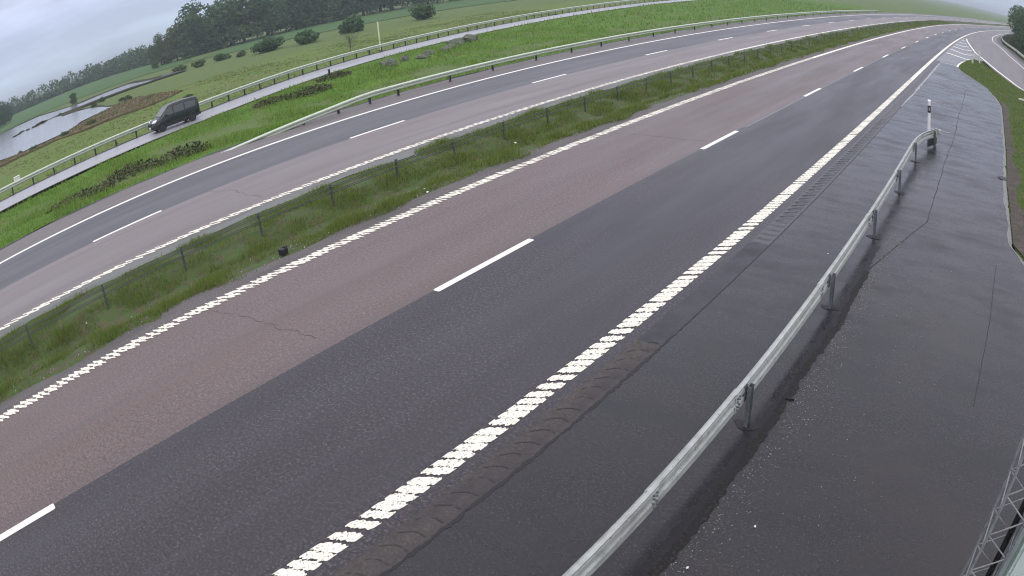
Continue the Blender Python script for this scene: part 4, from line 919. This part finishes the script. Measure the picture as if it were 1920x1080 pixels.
for sg in (1, -1):
    def side(x, z): 
        yb, yt = .848, .715; t = (z - 1.02) / .66; return (x, sg * (yb + (yt - yb) * t), z)
    for nm, c in (('window', [(.92, 1.08), (.25, 1.06), (.25, 1.58), (.50, 1.57), (.72, 1.38)]), ('window', [(.14, 1.06), (-.72, 1.06), (-.72, 1.60), (.14, 1.59)]), ('window', [(-.84, 1.07), (-1.72, 1.10), (-1.76, 1.52), (-.84, 1.60)])):
        pts = [side(*q) for q in c]
        if sg > 0: pts = pts[::-1]
        vquad(nm, pts, m_vglass)
    # arches, wheels, sill strip, mirror, handles
    bm = bmesh.new(); box(bm, (-.02, sg * .868, .50), (1.5, .02, .09), 0, .006); bmo('side_moulding', bm, m_vtrim, van)
    bm = bmesh.new(); box(bm, (.86, sg * .955, 1.10), (.12, .16, .20), 0, .03); bmo('mirror', bm, m_vtrim, van)
    for x in (.12, -.80):
        bm = bmesh.new(); box(bm, (x, sg * .866, .93), (.16, .02, .03), 0); bmo('handle', bm, m_vtrim, van)
    for x in (1.28, -1.34):
        wh = empty('wheel', (x, sg * .78, .31)); wh.parent = van
        bm = bmesh.new(); tube(bm, (0, -.10, 0), (0, .10, 0), .315, None, 20); bmo('tyre', bm, m_rubber, wh)
        bm = bmesh.new(); tube(bm, (0, sg * .085, 0), (0, sg * .112, 0), .20, .17, 14); bmo('rim', bm, m_vrim, wh)
        bm = bmesh.new()
        for j in range(9):
            a0, a1 = math.pi * j / 9, math.pi * (j + 1) / 9
            tube(bm, (x + .38 * math.cos(a0), sg * .858, .32 + .38 * math.sin(a0)), (x + .38 * math.cos(a1), sg * .858, .32 + .38 * math.sin(a1)), .028, None, 5)
        bmo('wheel_arch', bm, m_vtrim, van)
    vquad('headlight', [(1.99, sg * .40, .80), (1.86, sg * .79, .82), (1.66, sg * .83, 1.00), (1.86, sg * .46, .97)][::sg], m_vlamp, off=.02)
    vquad('taillight', [(-2.07, sg * .68, 1.0), (-2.06, sg * .76, .80), (-2.04, sg * .76, 1.30), (-2.06, sg * .70, 1.45)][::-sg], m_vred)
vquad('windscreen', [(1.28, -.70, 1.12), (1.28, .70, 1.12), (.56, .62, 1.67), (.56, -.62, 1.67)], m_vglass, off=.02)
bm = bmesh.new(); box(bm, (2.03, 0, .46), (.14, 1.40, .26), 0, .04); bmo('bumper', bm, m_vtrim, van)
bm = bmesh.new(); box(bm, (-2.10, 0, .46), (.12, 1.50, .26), 0, .04); bmo('bumper', bm, m_vtrim, van)
bm = bmesh.new(); box(bm, (2.045, 0, .70), (.08, .80, .16), 0, .02); bmo('grille', bm, m_vtrim, van)
bm = bmesh.new(); box(bm, (2.115, 0, .47), (.02, .50, .12), 0); bmo('number_plate', bm, m_vplate, van)
vquad('rear_window', [(-2.075, .60, 1.10), (-2.075, -.60, 1.10), (-2.06, -.58, 1.50), (-2.06, .58, 1.50)], m_vglass)

# ================================================================== FAR TOWERS
def tower(x, y, h, wd, label, sp=True):
    t = empty('church_tower', (x, y, -.3)); tag(t, label, 'tower')
    bm = bmesh.new(); box(bm, (0, 0, h * .42), (wd, wd, h * .84)); bmo('wall', bm, m_stone, t)
    bm = bmesh.new(); tube(bm, (0, 0, h * .84), (0, 0, h), wd * .68, .05 if sp else wd * .5, 4 if sp else 8); bmo('spire', bm, m_stone, t)
    return t
def azp(az, d): return (math.sin(R(az)) * d, math.cos(R(az)) * d)
tower(*azp(-78.35, 900), 12.6, 1.7, 'thin dark church spire above the long woodland, left part of the skyline')
t = tower(*azp(-72.35, 1100), 13.8, 2.8, 'short blunt tower on the skyline where the woodland rises', False); t.name = 'water_tower'

# ================================================================== HAZE: thin damp air
hm = bpy.data.materials.new('haze'); hm.use_nodes = True; hn = hm.node_tree; hn.nodes.clear()
ho = hn.nodes.new('ShaderNodeOutputMaterial'); hv = hn.nodes.new('ShaderNodeVolumePrincipled'); hn.links.new(hv.outputs[0], ho.inputs['Volume'])
hv.inputs['Color'].default_value = (.80, .88, .95, 1); hv.inputs['Density'].default_value = .0007; hv.inputs['Anisotropy'].default_value = .2
bm = bmesh.new(); box(bm, (-500, 1500, 9.35), (7040, 8040, 21.3)); hz = bmo('haze', bm, hm); tag(hz, kind='stuff')
